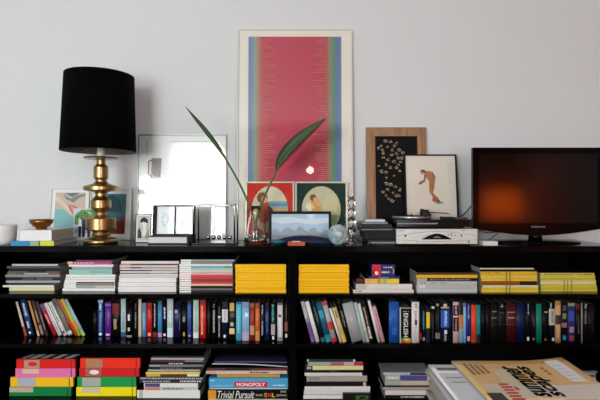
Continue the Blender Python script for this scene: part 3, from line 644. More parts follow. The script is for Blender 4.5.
lay_stack([
 (368.6, 371.4, 207, 287, '#5c2a2c', 'dark red magazine', [(225, 250, '#2a2020')]),
 (371.4, 374.2, 206, 287, '#d0b8a8', 'cream pink magazine', [(207, 216, '#c89c8c'), ('t', 250, 270, '#2c2424')]),
 (374.2, 377.6, 217, 279, '#b08c44', 'tan gold magazine'),
 (377.6, 400.5, 220, 270, '#101010', 'unique:PLACEHOLDER four')],
 2.32, Z3, 'the stack on the board games', 'magazines lying on the board games') if False else None
def game(x0, x1, y0, y1, D, c, lab):
    xa, xb = X(x0, D), X(x1, D); z0, z1 = Z(y1, D), Z(y0, D); hw = (xb - xa) / 2
    t = thing('game_box', lab, 'box', ((xa + xb) / 2, D, z0), group='board games stacked on the lower shelf')
    MB().box(-hw, hw, 0, .26, .004, z1 - z0 - .0004, mat(c, .3)).build('lid', t, bevel=.0012)
    MB().box(-hw + .002, hw - .002, .002, .258, 0, .0038, mat('#d8d4cc', .5)).build('base', t)
    return t, hw, z1 - z0
Dg = 2.303
t2, hw, h = game(208, 288, 389.3, 400.0, Dg, '#0a0a0c', 'black trivia game box with white script title and orange end')
t2.location.z = Z3; h2 = Z(389.3, Dg) - Z3
for c in t2.children: c.scale.z = 1
MB().box(-hw + .0003, -hw + .04, -.0008, -.0001, .005, h2 - .004, mat('#d88c24', .35)).build('end_panel', t2)
lettering('Trivial Pursuit', mat('#ecebe4'), (-hw + .048, hw * .16, .008, .044), FRONT, t2, 'title_lettering', .0009, shear=.3)
lettering('DVD', mat('#d0c8b8'), (hw * .2, hw * .36, .018, .028), FRONT, t2, 'lettering', .0009)
for i, (ch, c) in enumerate((('S', '#e08c24'), ('N', '#d8441c'), ('L', '#e0b424'))):
    lettering(ch, mat(c), (hw * (.40 + .1 * i), hw * (.48 + .1 * i), .014, .034), FRONT, t2, 'lettering', .0009, off=.02)
lettering('EDITION', mat('#d8d0c0'), (hw * .72, hw * .96, .018, .027), FRONT, t2, 'lettering', .0009)
lettering('DVD', mat('#e4e4e0'), (hw * .82, hw * .95, .036, .045), FRONT, t2, 'lettering', .0009)
t3, hw, h = game(209, 288, 378, 389.0, Dg, '#4a9cc8', 'light blue board game box with red title strip')
t3.location.z = Z3 + h2 + .0004; h3 = Z(378, Dg) - t3.location.z
lettering('MONOPOLY', mat('#f4efe8'), (-hw * .3, hw * .42, h * .28, h * .6), FRONT, t3, 'title_lettering', .0024, off=.015)
MB().box(-hw * .36, hw * .48, -.0018, -.0001, h * .2, h * .68, mat('#cc2028', .35)).build('title_strip', t3)
m = MB(); m.sphere((.0, -.001, h * .8), .006, mat('#f0ece4'), sc=(1, .15, 1)); m.poly([(-.007, -.0024, h * .84), (.007, -.0024, h * .84), (.005, -.0024, h * .93), (-.005, -.0024, h * .93)], mat('#1c1c1c')); m.build('round_emblem', t3) if False else None
lm = MB(); marks(lm, -hw * .96, -hw * .85, h * .75, h * .85, -.0006, mat('#dfeaf0')); marks(lm, hw * .62, hw * .92, h * .3, h * .42, -.0006, mat('#cfe0ea')); lm.poly([(-hw * .95, -.0006, h * .3), (-hw * .4, -.0006, h * .3), (-hw * .4, -.0006, h * .34), (-hw * .95, -.0006, h * .34)], mat('#a8d0e4')); lm.build('small_print', t3)
zL = t3.location.z + h
def lay_on(spec, D, zfloor, where, group, **kw):
    lay_stack(spec, D, zfloor, where, group, **kw)
lay_on([
 (368.2, 370.8, 207, 287, '#5c2a2c', 'dark red magazine', [(225, 250, '#2a2020')]),
 (370.8, 374.2, 206, 287, '#d0b8a8', 'cream pink magazine', [(207, 216, '#c89c8c'), ('t', 250, 270, '#2c2424')]),
 (374.2, 377.7, 217, 280, '#b08c44', 'tan gold magazine')], 2.31, zL + .0003, 'the pile on the light blue game', 'magazines on the board games', depth=.22)
# floppy curled magazines on top
def curled(name, lab, x0, x1, D, zf, c, cf, dp, thick, grp, dark):
    n = 28; xa, xb = X(x0, D), X(x1, D); m = MB(); cm = mat(c, .3, coat=.4); ed = mat(dark, .5)
    top, bot = [], []
    for i in range(n + 1):
        u = i / n; x = (u - .5) * (xb - xa); z = zf(u); top.append((x, z + thick)); bot.append((x, z))
    for i in range(n):
        (a, b2), (c2, d2) = top[i], top[i + 1]; (e, f), (g, h_) = bot[i], bot[i + 1]
        m.poly([(a, 0, b2), (c2, 0, d2), (c2, dp, d2), (a, dp, b2)], cm, True)
        m.poly([(e, 0, f), (e, dp, f), (g, dp, h_), (g, 0, h_)], cm, True)
        m.poly([(e, 0, f), (g, 0, h_), (c2, 0, d2), (a, 0, b2)], ed); m.poly([(e, dp, f), (a, dp, b2), (c2, dp, d2), (g, dp, h_)], ed)
    for k in (0, n):
        (a, b2), (e, f) = top[k], bot[k]; m.poly([(a, 0, b2), (a, dp, b2), (e, dp, f), (e, 0, f)], ed)
    return m
zc = Z(368.2, 2.31) + .0008
m = curled('magazine', '', 210, 287.5, 2.315, 0, '#2c2c30', 0, .2, .004, None, '#a8a4a4') if False else None
f1 = lambda u: .012 * (1 - u) ** 2 * (1 if u < 1 else 0) + (.006 * (1 - math.cos(u * 2 * PI)) / 2)
m = curled('', '', 212, 287.5, 2.32, lambda u: .0145 * math.sin(min(1, (1 - u) * 1.25) * PI / 2) * 1.0, '#1c1b20', 0, .2, .0045, None, '#c8c4c4')
o = m.build('magazine', None, (X(250, 2.32), 2.32, zc)); tag(o, 'floppy grey magazine with curling edge on the board game pile', 'magazine', 'magazines on the board games')
m = curled('', '', 214, 287, 2.33, lambda u: .0145 * math.sin(min(1, (1 - u) * 1.25) * PI / 2) + .0055 + .012 * u * u, '#221c34', 0, .19, .006, None, '#4c4a60')
o = m.build('magazine', None, (X(250.5, 2.33), 2.33, zc)); tag(o, 'floppy purple covered magazine on top of the board game pile', 'magazine', 'magazines on the board games')

gM = 'books stacked right of the divider on the lower shelf'
lay_stack([
 (359.3, 362, 307, 355, '#143c30', 'dark green book', [(307, 308.4, '#d0d4d0'), (353, 355, '#d8dcd8')]),
 (362, 365.8, 308, 363, '#a8a8a4', 'grey and crimson book', [(331, 344, '#b0567c'), (344, 354, '#cfa4b0'), (354, 363, '#c41c54')]),
 (365.8, 370.3, 306, 363, '#e0dc94', 'pale yellow book', [(306, 312.5, '#2a2a28'), ('t', 307, 311, '#d0d0d0')]),
 (370.3, 373, 305, 363, '#161220', 'black magazine', [('t', 330, 336, '#7c4c44')]),
 (373, 376.4, 304.5, 362, '#dcdcd0', 'white book', []),
 (376.4, 382.6, 306.5, 367, '#a8a29c', 'thick grey-beige book', [('t', 309, 320, '#8c7c78')]),
 (382.6, 387.2, 306.5, 367.5, '#1c1416', 'dark maroon-black book', [(363, 366, '#c8b8b0')]),
 (387.2, 391.6, 304.5, 370, '#e2e0dc', 'white binder', []),
 (391.6, 395.8, 304, 370, '#dcdad8', 'white binder', []),
 (395.8, 400.2, 303.5, 370.5, '#e2e0de', 'white binder', [])],
 2.315, Z3, 'the stack right of the divider', gM, kind='book')
Dp = 2.297
t = mini('cassette', 'small black case with green picture leaning before the white binders', 343, 371, 0, 0, 2.289, Z3, Z(394, 2.289) - Z3, '#141412', [(-.1, .8, .2, .8, '#3c5c2c'), (.2, .6, .35, .6, '#9cac7c')], cat='case', d=.02)
gN = 'books stacked behind the magazine pile on the lower shelf'
lay_stack([
 (372.6, 375.3, 383, 431, '#b8babc', 'silver covered catalogue', [(410, 431, '#26282a')]),
 (375.3, 381, 385, 432, '#b4b6b6', 'grey catalogue with purple spine end', [(400, 427, '#4c4890'), ('t', 388, 398, '#e0e0e0')]),
 (381, 386, 385, 433, '#bcb4a0', 'beige catalogue', [(385, 401, '#a8aca8')]),
 (386, 388, 386, 433, '#5c1c20', 'thin dark red book', [(386, 400, '#1a1a1a')]),
 (388, 391.4, 383, 432, '#9c9c98', 'grey book'),
 (391.4, 396.4, 385, 435, '#d8ccca', 'pinkish white book'),
 (396.4, 400.3, 385, 435, '#17161a', 'black book with white print', [('t', 401, 424, '#c8c8c8')])],
 2.315, Z3, 'stack left of the magazine pile', gN, depth=.14, kind='book', topc='#8c9296')
lay_stack([
 (370.6, 373, 577, 597, '#6c7478', 'slate grey magazine'), (373, 375.4, 574, 596, '#9ca4a8', 'pale grey magazine'), (375.4, 378, 572, 596, '#54585c', 'dark grey magazine'),
 (378, 384, 545, 596, '#b0b0ac', 'grey catalogue'), (384, 392, 545, 596, '#8c8880', 'taupe book'), (392, 400, 545, 596, '#3c3c3c', 'charcoal book')],
 2.33, Z3, 'the rightmost lower stack', 'magazines stacked at the right end of the lower shelf', depth=.2)

# ------------------------------------------------------------------ on top: framed pictures
GL = thin_glass()
def ellipse(cx, cz, rx, rz, n=28): return [(cx + rx * math.cos(2 * PI * k / n), cz + rz * math.sin(2 * PI * k / n)) for k in range(n)]
GA = thin_glass('matt_acrylic', 2.3, .1); GN = thin_glass('coated_glass', .5)
def framed(name, label, cx, yb, W, Hh, fw, fcol, T=.018, lean=None, wall=None, z=ZT, mat_c='#e8e6e0', mw=0.0, art=None, frough=.35, fmetal=0, glassy=True, gmat=None, roll=0.0, cat='picture', rz=0.0, frame_m=None, stand=False):
    """art(layer) draws on the unit picture area given as a list of (polygon in metres, colour)"""
    if lean is None: lean = math.asin((wall - yb) / Hh)
    t = thing(name, label, cat, (cx, yb, z), (-lean, roll, rz))
    fm_ = frame_m or mat(fcol, frough, fmetal, var=.05)
    m = MB(); hw = W / 2
    # mitred frame with a stepped inner lip
    def ring(i0, i1, ya, yb2):
        a = [(-hw + i0, i0), (hw - i0, i0), (hw - i0, Hh - i0), (-hw + i0, Hh - i0)]; b2 = [(-hw + i1, i1), (hw - i1, i1), (hw - i1, Hh - i1), (-hw + i1, Hh - i1)]
        for k in range(4):
            k2 = (k + 1) % 4
            m.poly([(a[k][0], ya, a[k][1]), (a[k2][0], ya, a[k2][1]), (b2[k2][0], yb2, b2[k2][1]), (b2[k][0], yb2, b2[k][1])], fm_)
    ring(0, 0, 0, -T) if False else None
    a = [(-hw, 0), (hw, 0), (hw, Hh), (-hw, Hh)]
    for k in range(4):
        k2 = (k + 1) % 4; m.poly([(a[k][0], 0, a[k][1]), (a[k2][0], 0, a[k2][1]), (a[k2][0], -T, a[k2][1]), (a[k][0], -T, a[k][1])], fm_)
    ring(0, fw * .7, -T, -T); ring(fw * .7, fw, -T, -T + .002); ring(fw, fw, -T + .002, -T * .45)
    m.poly([(-hw, -.0005, 0), (-hw, -.0005, Hh), (hw, -.0005, Hh), (hw, -.0005, 0)], mat('#4a3c30', .8))
    m.build('frame', t)
    iw, ih = hw - fw, Hh - 2 * fw; yy = -T * .45
    m = MB(); m.box(-iw, iw, yy, yy + .002, fw, Hh - fw, mat(mat_c, .8, var=.015)); 
    if mw: m.build('mount', t)
    pm = MB() if mw else m
    if art:
        lay = art(iw - mw, fw + mw, Hh - fw - mw)
        for i, (poly, c) in enumerate(lay):
            pm.poly([(p[0], yy - .0004 - .00012 * i, p[1]) for p in poly], c if not isinstance(c, str) else mat(c, .7, var=.06, scale=60))
    if pm.f: pm.build('print', t)
    if glassy: MB().box(-iw, iw, -T * .45 - .0052, -T * .45 - .0042, fw, Hh - fw, GL).build('glass', t) if False else None
    if glassy:
        g = MB(); yg = -T + .003; g.poly([(-iw, yg, fw), (iw, yg, fw), (iw, yg, Hh - fw), (-iw, yg, Hh - fw)], gmat or GL); g.build('glass', t)
    if stand:
        MB().box(-.012, .012, .0005, .0025, .0, Hh * .7, mat('#1a1a1a', .7)).build('easel_strut', t)
    return t
def rect(x0, x1, z0, z1): return [(x0, z0), (x1, z0), (x1, z1), (x0, z1)]

# big red print
RED = bpy.data.materials.new('red_print'); RED.use_nodes = True; nt = RED.node_tree; b = nt.nodes['Principled BSDF']; b.inputs['Roughness'].default_value = .7
tc = nt.nodes.new('ShaderNodeTexCoord'); sx = nt.nodes.new('ShaderNodeSeparateXYZ'); nt.links.new(tc.outputs['Object'], sx.inputs[0])
mr = nt.nodes.new('ShaderNodeMapRange'); mr.inputs[1].default_value = -.265; mr.inputs[2].default_value = .265; nt.links.new(sx.outputs['X'], mr.inputs[0])
cr = nt.nodes.new('ShaderNodeValToRGB'); e = cr.color_ramp.elements
stops = [(0, '#7c90bc'), (.04, '#8ca4c4'), (.075, '#a4bc9c'), (.1, '#c09c84'), (.15, '#d0505c'), (.3, '#d4506a'), (.7, '#d24c62'), (.84, '#cc4a58'), (.885, '#8ca470'), (.92, '#6ca088'), (.95, '#6c8cb8'), (1, '#7c90bc')]
e[0].position = 0; e[0].color = (*lin(stops[0][1]), 1); e[1].position = 1; e[1].color = (*lin(stops[-1][1]), 1)
for p, c in stops[1:-1]: q = e.new(p); q.color = (*lin(c), 1)
nt.links.new(mr.outputs[0], cr.inputs[0])
nz = nt.nodes.new('ShaderNodeTexNoise'); mp = nt.nodes.new('ShaderNodeMapping'); mp.inputs['Scale'].default_value = (3, 1, 260); nt.links.new(tc.outputs['Object'], mp.inputs[0]); nt.links.new(mp.outputs[0], nz.inputs['Vector']); nz.inputs['Scale'].default_value = 1
mx = nt.nodes.new('ShaderNodeMix'); mx.data_type = 'RGBA'; mx.blend_type = 'MULTIPLY'; mx.inputs[0].default_value = .25
nt.links.new(cr.outputs[0], mx.inputs[6]); nt.links.new(nz.outputs['Color'], mx.inputs[7]); nt.links.new(mx.outputs[2], b.inputs['Base Color'])
def red_art(hw, z0, z1):
    L_ = []
    pw = .265; top = z1 - .035
    L_.append((rect(-pw, pw, z0 + .1, top), RED))
    rr = random.Random(3); z = top - .02
    while z > z0 + .12:
        for s in (-1, 1):
            a = s * (pw - .055 - rr.uniform(0, .012)); b2 = s * (pw - .09 - rr.uniform(0, .075))
            L_.append((rect(min(a, b2), max(a, b2), z, z + .0016), '#e0a49c'))
        z -= .0118
    return L_
Dr = 2.655
cxr = (X(237.5, Dr) + X(352.3, Dr)) / 2; Wr = X(352.3, Dr) - X(237.5, Dr); Hr = Z(29.5, 2.672) - ZT
framed('framed_print', 'large tall red art print with blue edge bands in a thin silver frame', cxr, 2.638, Wr, Hr + .001, .008, '#d8d8d6', T=.02, wall=2.679, mat_c='#efe8dc', art=red_art, frough=.25, fmetal=.0)

# white poster with a line drawing
def line_art(hw, z0, z1):
    def P(px, py): return (X(px, 2.655) - cxw, Z(py, 2.655) - ZT)
    L_ = []
    def ln(a, b2, w_, c):
        a, b2 = P(*a), P(*b2); d = Vector((b2[0] - a[0], b2[1] - a[1])); n = Vector((-d.y, d.x)).normalized() * w_ / 2
        L_.append(([(a[0] - n.x, a[1] - n.y), (b2[0] - n.x, b2[1] - n.y), (b2[0] + n.x, b2[1] + n.y), (a[0] + n.x, a[1] + n.y)], c))
    L_.append(([P(151, 158), P(161, 158), P(160, 178), P(150, 179)], '#8c8684'))  # grey block and reddish strokes paint in an object mirrored by the glass
    for a, b2 in (((148, 161), (148, 174)), ((148, 174), (152, 178)), ((152, 175), (160, 175)), ((148, 161), (151, 160))): ln(a, b2, .008, '#8c6a66')
    for a, b2 in (((203, 165), (222, 165)), ((203, 165), (203, 176)), ((203, 169), (220, 169)), ((146, 140), (146, 155)), ((170, 141), (214, 141)), ((160, 185), (161, 200)), ((150, 182), (150, 200))): ln(a, b2, .005, '#b8b6b4')
    return L_
cxw = (X(137.5, 2.655) + X(226, 2.655)) / 2
framed('framed_print', 'glass-fronted white poster with faint line drawing leaning behind the small frames', cxw, 2.661, X(226, 2.655) - X(137.5, 2.655), Z(134.6, 2.67) - ZT, .0045, '#8c8c88', T=.014, wall=2.679, mat_c='#e9e8e6', art=line_art, frough=.3, fmetal=.8, gmat=GA)

# two white framed abstract pictures at the left
def abs1(hw, z0, z1):
    h = z1 - z0; w_ = hw
    f = lambda u, v: (-w_ + 2 * w_ * u, z0 + h * v)
    S_ = lambda pts, n=3: pts
    return [(rect(-w_, w_, z0, z1), '#78b4b8'), ([f(0, .62), f(0, 1), f(1, 1), f(1, .42), f(.85, .36), f(.6, .42), f(.3, .6)], '#cdb9a2'), ([f(0, .8), f(.2, .72), f(.5, .52), f(.8, .36), f(1, .3), f(1, .4), f(.75, .46), f(.4, .68), f(.1, .9), f(0, .92)], '#d8ceb8'),
            ([f(.42, .72), f(.5, .58), f(.68, .42), f(.85, .36), f(.93, .46), f(.85, .6), f(.68, .68)], '#cf6a62'), ([f(.5, .68), f(.6, .55), f(.78, .48), f(.8, .56), f(.66, .64)], '#e0988c'),
            ([f(.25, .97), f(.35, .84), f(.6, .76), f(.8, .88), f(.98, .92), f(.98, .97), f(.7, .94), f(.5, .85)], '#7c838a'), ([f(.3, .98), f(.55, .9), f(.8, .99)], '#59626c'),
            ([f(.5, .12), f(.7, .2), f(.95, .14), f(1, .26), f(.7, .3)], '#98c4c4'), (rect(-w_, w_, z0, z0 + h * .07), '#1c4c7c')]
def abs2(hw, z0, z1):
    h = z1 - z0; w_ = hw
    f = lambda u, v: (-w_ + 2 * w_ * u, z0 + h * v)
    return [(rect(-w_, w_, z0, z1), '#3c7c84'), ([f(.2 + .33 * (1 + math.cos(a * PI / 8)), .55 + .42 * math.sin(a * PI / 8)) for a in range(9)], '#1e4c58'), ([f(.45, .0), f(1, 0), f(1, .45), f(.7, .3), f(.55, .35)], '#7a1c20'), ([f(0, 0), f(.5, 0), f(.4, .4), f(0, .5)], '#4c9098')]
def at_frame(x0, x1, ytop, yb, D, **k): pass
for (x0, x1, art, lab, m0, m1) in ((51.5, 90, abs1, 'white framed abstract picture in salmon and teal left of the lamp', 0, 0), (91, 132, abs2, 'white framed abstract picture in dark teal and red behind the lamp', 0, 0)):
    D_ = 2.665; xa, xb = X(x0, D_), X(x1, D_)
    framed('framed_picture', lab, (xa + xb) / 2, 2.64, xb - xa, Z(188, 2.66) - ZT, .006, '#d8d6d2', T=.016, wall=2.679, mat_c='#eceae6', mw=.018 if x0 < 60 else .026, art=art)

# two oval-mounted pictures
def oval(outer, sky, extra):
    def art(hw, z0, z1):
        h = z1 - z0; cz = z0 + h * .53
        L_ = [(rect(-hw, hw, z0, z1), outer), (ellipse(0, cz, hw * .8, h * .42), sky)]
        f = lambda u, v: (hw * .8 * u, cz + h * .42 * v)
        for poly, c in extra: L_.append(([f(*p) for p in poly], c))
        return L_
    return art
ell = lambda cx, cz, rx, rz: [(cx + rx * math.cos(2 * PI * k / 16), cz + rz * math.sin(2 * PI * k / 16)) for k in range(16)]
sea = [([(-.5, .34), (.93, .34), (.98, .2), (.99, .08), (-.5, .08)], '#7ca8b4'), ([(-.5, .24), (.97, .24), (.98, .16), (-.5, .16)], '#5c90a4'), ([(-.94, .08), (.99, .08), (.94, -.3), (.7, -.7), (.2, -.96), (-.3, -.95), (-.7, -.7)], '#c8a880'),
       (ell(-.3, -.1, .34, .5), '#a85040'), ([(.0, -.2), (.5, -.5), (.6, -.6), (.3, -.6), (0, -.5)], '#b46c50'), (ell(-.42, .5, .3, .24), '#8c5434'), (ell(-.32, .42, .17, .16), '#d8a484'), ([(-.1, .2), (.1, .05), (.3, -.2), (.1, -.3), (-.1, -.1)], '#5c3428')]
gold = [([(-.95, -.25), (.95, -.25), (.7, -.7), (.2, -.97), (-.3, -.95), (-.7, -.7)], '#8ca070'), (ell(.45, .2, .4, .45), '#d0c8a0'), ([(-.5, .35), (-.15, .45), (.0, .1), (-.05, -.3), (-.1, -.7), (-.5, -.7), (-.45, -.2), (-.55, .1)], '#d8a05c'),
        (ell(-.42, .5, .17, .15), '#7c5834'), (ell(-.3, .42, .12, .1), '#dcae7c'), ([(-.2, .35), (.05, .2), (0, .1), (-.3, .2)], '#dcae7c')]
for (x0, x1, outer, sky, ex, lab) in ((245.2, 294.2, '#cc3020', '#d8d0b4', sea, 'picture of a reclining figure in a white oval on red mount'), (295.2, 347.6, '#10342c', '#c8c4a0', gold, 'picture of a standing golden figure in an oval on dark green mount')):
    D_ = 2.58; xa, xb = X(x0, D_), X(x1, D_)
    framed('framed_picture', lab, (xa + xb) / 2, 2.586, xb - xa, Z(181.5, 2.6) - ZT, .0095, '#c0b8a8', T=.014, wall=2.6195, mat_c=outer, art=oval(outer, sky, ex), frough=.3, fmetal=.5, gmat=GN)

# panorama
def pano(hw, z0, z1):
    h = z1 - z0; f = lambda u, v: (-hw + 2 * hw * u, z0 + h * v); rr = random.Random(5)
    pts = [f(0, .12)] + [f(i / 40, .26 + .14 * math.sin(i / 40 * PI * 1.1) + .07 * math.sin(i * .7) + rr.uniform(0, .09)) for i in range(41)] + [f(1, .12)]
    p2 = [f(0, .1)] + [f(i / 12, .16 + .1 * rr.random()) for i in range(13)] + [f(1, .1)]
    return [(rect(-hw, hw, z0, z1), '#b4cce0'), ([f(0, .7), f(.2, .62), f(.45, .68), f(.7, .58), f(1, .66), f(1, .86), f(.6, .8), f(.3, .9), f(0, .84)], '#d4e0ea'), (pts, '#a0a8b4'), (p2, '#8c949c'), (rect(-hw, hw, z0, z0 + h * .12), '#8c949c')]
D_ = 2.46
framed('framed_photo', 'wide black framed panorama photograph of a mountain range', (X(268.5, D_) + X(331.5, D_)) / 2, 2.475, X(331.5, D_) - X(268.5, D_), Z(211.5, D_) - ZT, .014, '#0c0c0e', T=.016, lean=.12, mat_c='#a8b8c4', art=pano, glassy=True, gmat=GN, stand=True)

# wooden frame with blossoms, and the small print in front
WOOD = bpy.data.materials.new('stained_wood'); WOOD.use_nodes = True; nt = WOOD.node_tree; b = nt.nodes['Principled BSDF']; b.inputs['Roughness'].default_value = .45
tc = nt.nodes.new('ShaderNodeTexCoord'); mp = nt.nodes.new('ShaderNodeMapping'); mp.inputs['Scale'].default_value = (60, 60, 5); nz = nt.nodes.new('ShaderNodeTexNoise'); nz.inputs['Scale'].default_value = 1.2; nz.inputs['Detail'].default_value = 6
cr = nt.nodes.new('ShaderNodeValToRGB'); cr.color_ramp.elements[0].position = .3; cr.color_ramp.elements[1].position = .7
cr.color_ramp.elements[0].color = (*lin('#7c5434'), 1); cr.color_ramp.elements[1].color = (*lin('#a87a50'), 1)
for a_, b2 in ((tc.outputs['Object'], mp.inputs[0]), (mp.outputs[0], nz.inputs['Vector']), (nz.outputs['Fac'], cr.inputs[0]), (cr.outputs[0], b.inputs['Base Color'])): nt.links.new(a_, b2)
def blossoms(hw, z0, z1):
    D_ = 2.65; rr = random.Random(11)
    def P(px, py): return (X(px, D_) - cxo, Z(py, D_) - ZT)
    L_ = [(rect(-hw, hw, z0, z1), '#0b0a0b')]
    pts = [(379, 148), (384, 153), (392, 150), (397, 143), (403, 158), (401, 162), (386, 178), (393, 176), (379, 166), (399, 171), (382, 192), (391, 201), (399, 196), (381, 146), (385, 141), (390, 142), (394, 146), (387, 147), (382, 150), (399, 150), (402, 153), (396, 154), (398, 158), (391, 155), (388, 160), (393, 162), (398, 165), (385, 165), (390, 168), (396, 168), (381, 172), (386, 173), (383, 158), (385, 184), (390, 185), (394, 187), (386, 190), (392, 193), (396, 196), (385, 196), (398, 190), (388, 199)]
    for (a, b2) in zip(pts, pts[1:]):
        p, q = P(*a), P(*b2); d = Vector((q[0] - p[0], q[1] - p[1]))
        if d.length < .04 and d.length > 0:
            n = Vector((-d.y, d.x)).normalized() * .0007; L_.append(([(p[0] - n.x, p[1] - n.y), (q[0] - n.x, q[1] - n.y), (q[0] + n.x, q[1] + n.y), (p[0] + n.x, p[1] + n.y)], '#4c4a30'))
    for a in pts:
        x, z = P(*a); x += rr.uniform(-.004, .004); fs = rr.uniform(.55, .95)
        for k in range(5):
            an = k * 2 * PI / 5 + rr.random(); L_.append((ellipse(x + .0085 * fs * math.cos(an), z + .0075 * fs * math.sin(an), .0052 * fs, .004 * fs, 8), rr.choice(['#978468', '#b8a284', '#74644c', '#a6947a'])))
        L_.append((ellipse(x, z, .002, .002, 6), '#3c2c14'))
    return L_
cxo = (X(366.5, 2.65) + X(426.3, 2.65)) / 2
framed('framed_picture', 'wide brown wooden frame around pale blossoms on black', cxo, 2.642, X(426.3, 2.65) - X(366.5, 2.65), Z(127.5, 2.66) - ZT, .05, '', T=.024, wall=2.679, mat_c='#0b0a0b', art=blossoms, frame_m=WOOD, glassy=False)
def figure(hw, z0, z1):
    D_ = 2.6
    def P(px, py): return (X(px, D_) - cxf, Z(py, D_) - ZT)
    s = '#b4764c'; s2 = '#8c5030'; s3 = '#c48c64'
    E = lambda px, py, rx, ry: ellipse(*P(px, py), rx * D_ / F, ry * D_ / F, 14)
    return [([P(*q) for q in ((427, 170), (434, 171), (436.5, 176), (436, 181), (431.5, 184), (429, 179), (425, 175))], s), ([P(*q) for q in ((430, 182), (436, 180), (435, 188), (433.5, 192), (437, 197), (434, 198), (430, 192))], s),
            ([P(*q) for q in ((425.5, 173), (427, 175), (426, 181), (421.5, 184), (419, 184), (420, 182), (424.5, 179.5))], s2), (E(424, 171, 2.6, 2.2), '#5c3c2c'), (E(423.3, 172.6, 1.5, 1.5), s3),
            ([P(*q) for q in ((433, 172), (436, 176), (435, 181), (434, 176))], s2), ([P(*q) for q in ((433, 197), (438, 197), (439.5, 200), (437, 202), (432.5, 201))], '#a85c44'),
            ([P(*q) for q in ((434, 202), (442, 201.6), (445, 203), (438, 204))], '#5ca88c'), ([P(*q) for q in ((436.5, 200.5), (440, 200), (441, 202), (437, 202.5))], s2)]
cxf = (X(406, 2.60) + X(457.5, 2.60)) / 2
framed('framed_print', 'thin black framed print of a bent-over bare figure on cream paper', cxf, 2.585, X(457.8, 2.60) - X(405, 2.60), Z(154, 2.63) - ZT, .0075, '#1c1412', T=.014, lean=math.asin(.058 / .485), mat_c='#e6dccf', art=figure)

# small frames near the lamp
def people(hw, z0, z1):
    h = z1 - z0; f = lambda u, v: (-hw + 2 * hw * u, z0 + h * v); rr = random.Random(2)
    L_ = [(rect(-hw, hw, z0, z1), '#b8c8d0'), ([f(0, .5), f(0, .8), f(.3, 1), f(1, 1), f(1, .6), f(.6, .5)], '#5c8c4c'), (rect(-hw, hw, z0 + h * .16, z0 + h * .4), '#9ca8b0'), (rect(-hw, hw, z0, z0 + h * .2), '#d8dce0')]
    for k in range(14): L_.append((ellipse(*f(rr.uniform(.05, .95), rr.uniform(.62, .95)), hw * .13, h * .06, 7), rr.choice(['#3c6c34', '#7cac6c', '#a8c89c'])))
    for u, c1, c2 in ((.24, '#e0e0e4', '#1c2438'), (.4, '#2c3450', '#26262c'), (.62, '#d8b4b0', '#34343c'), (.78, '#b8505c', '#e0e0e4')):
        L_ += [([f(u - .07, .42), f(u + .07, .42), f(u + .06, .66), f(u - .06, .66)], c1), ([f(u - .05, .08), f(u + .06, .08), f(u + .06, .44), f(u - .06, .44)], c2), (ellipse(*f(u, .72), hw * .07, h * .05, 8), '#a87c64')]
    return L_
D_ = 2.575
framed('photo', 'small photograph of walking people under green trees beside the lamp', (X(71.5, D_) + X(97.5, D_)) / 2, 2.592, X(97.5, D_) - X(71.5, D_), Z(208.5, D_) - ZT, .002, '#c8c8c8', T=.006, lean=.08, mat_c='#e8e8ea', mw=.004, art=people, glassy=False, stand=False)
def drawing(hw, z0, z1):
    h = z1 - z0; f = lambda u, v: (-hw + 2 * hw * u, z0 + h * v)
    return [(rect(-hw, hw, z0, z1), '#c0c2b8'), ([f(.2, .72), f(.3, .88), f(.55, .95), f(.85, .85), f(.9, .7), f(.5, .76)], '#2c3034'), ([f(.4, .72), f(.75, .72), f(.7, .5), f(.85, .2), f(.4, .2), f(.5, .5)], '#e4e2d8'),
            ([f(.05, .1), f(.05, .4), f(.2, .55), f(.35, .3), f(.4, .1)], '#3c444c'), ([f(.6, .1), f(.95, .1), f(.98, .5), f(.8, .35)], '#8c9090')]
D_ = 2.46
framed('framed_drawing', 'small black framed drawing of a hatted figure, left of the double frame', (X(134.4, D_) + X(150, D_)) / 2, 2.475, X(150, D_) - X(134.4, D_), Z(214.2, D_) - ZT, .003, '#141414', T=.01, lean=.09, mat_c='#e4e6e2', mw=.006, art=drawing, stand=True, glassy=False)

# black bound book carrying the double frame
D_ = 2.37; xa, xb = X(148, D_), X(188.5, D_); hw = (xb - xa) / 2; zb1 = ZT + .0405
t = thing('book', 'thick black covered book with white page edges under the double frame', 'book', ((xa + xb) / 2, D_, ZT))
m = MB().box(-hw, hw, 0, .17, 0, .006, mat('#070708', .4)).box(-hw, hw, 0, .17, .0365, .0405, mat('#070708', .4)); m.box(hw - .009, hw, 0, .17, .006, .0365, mat('#070708', .4)).build('cover', t)
MB().box(-hw + .004, hw - .0091, .003, .166, .0061, .0364, paper_edge('#e8e6e2')).build('pages', t)
D_ = 2.41
xa, xb = X(151, D_), X(193.5, D_); hw = (xb - xa) / 2; hh = Z(205.3, D_) - zb1
t = thing('double_frame', 'black double frame holding two pale pencil drawings', 'picture', ((xa + xb) / 2, D_ + .03, zb1), (-.12, 0, 0))
BM = mat('#070708', .5)
m = MB()
m.box(-hw, hw, -.012, .004, 0, .006, BM).box(-hw, hw, -.012, .004, hh - .006, hh, BM).box(-hw, -hw + .018, -.012, .004, .006, hh - .006, BM).box(hw - .006, hw, -.012, .004, .006, hh - .006, BM)
m.box(.004, .008, -.012, .004, .006, hh - .006, BM).box(-hw + .018, hw - .006, .002, .004, .006, hh - .006, BM).build('frame', t)
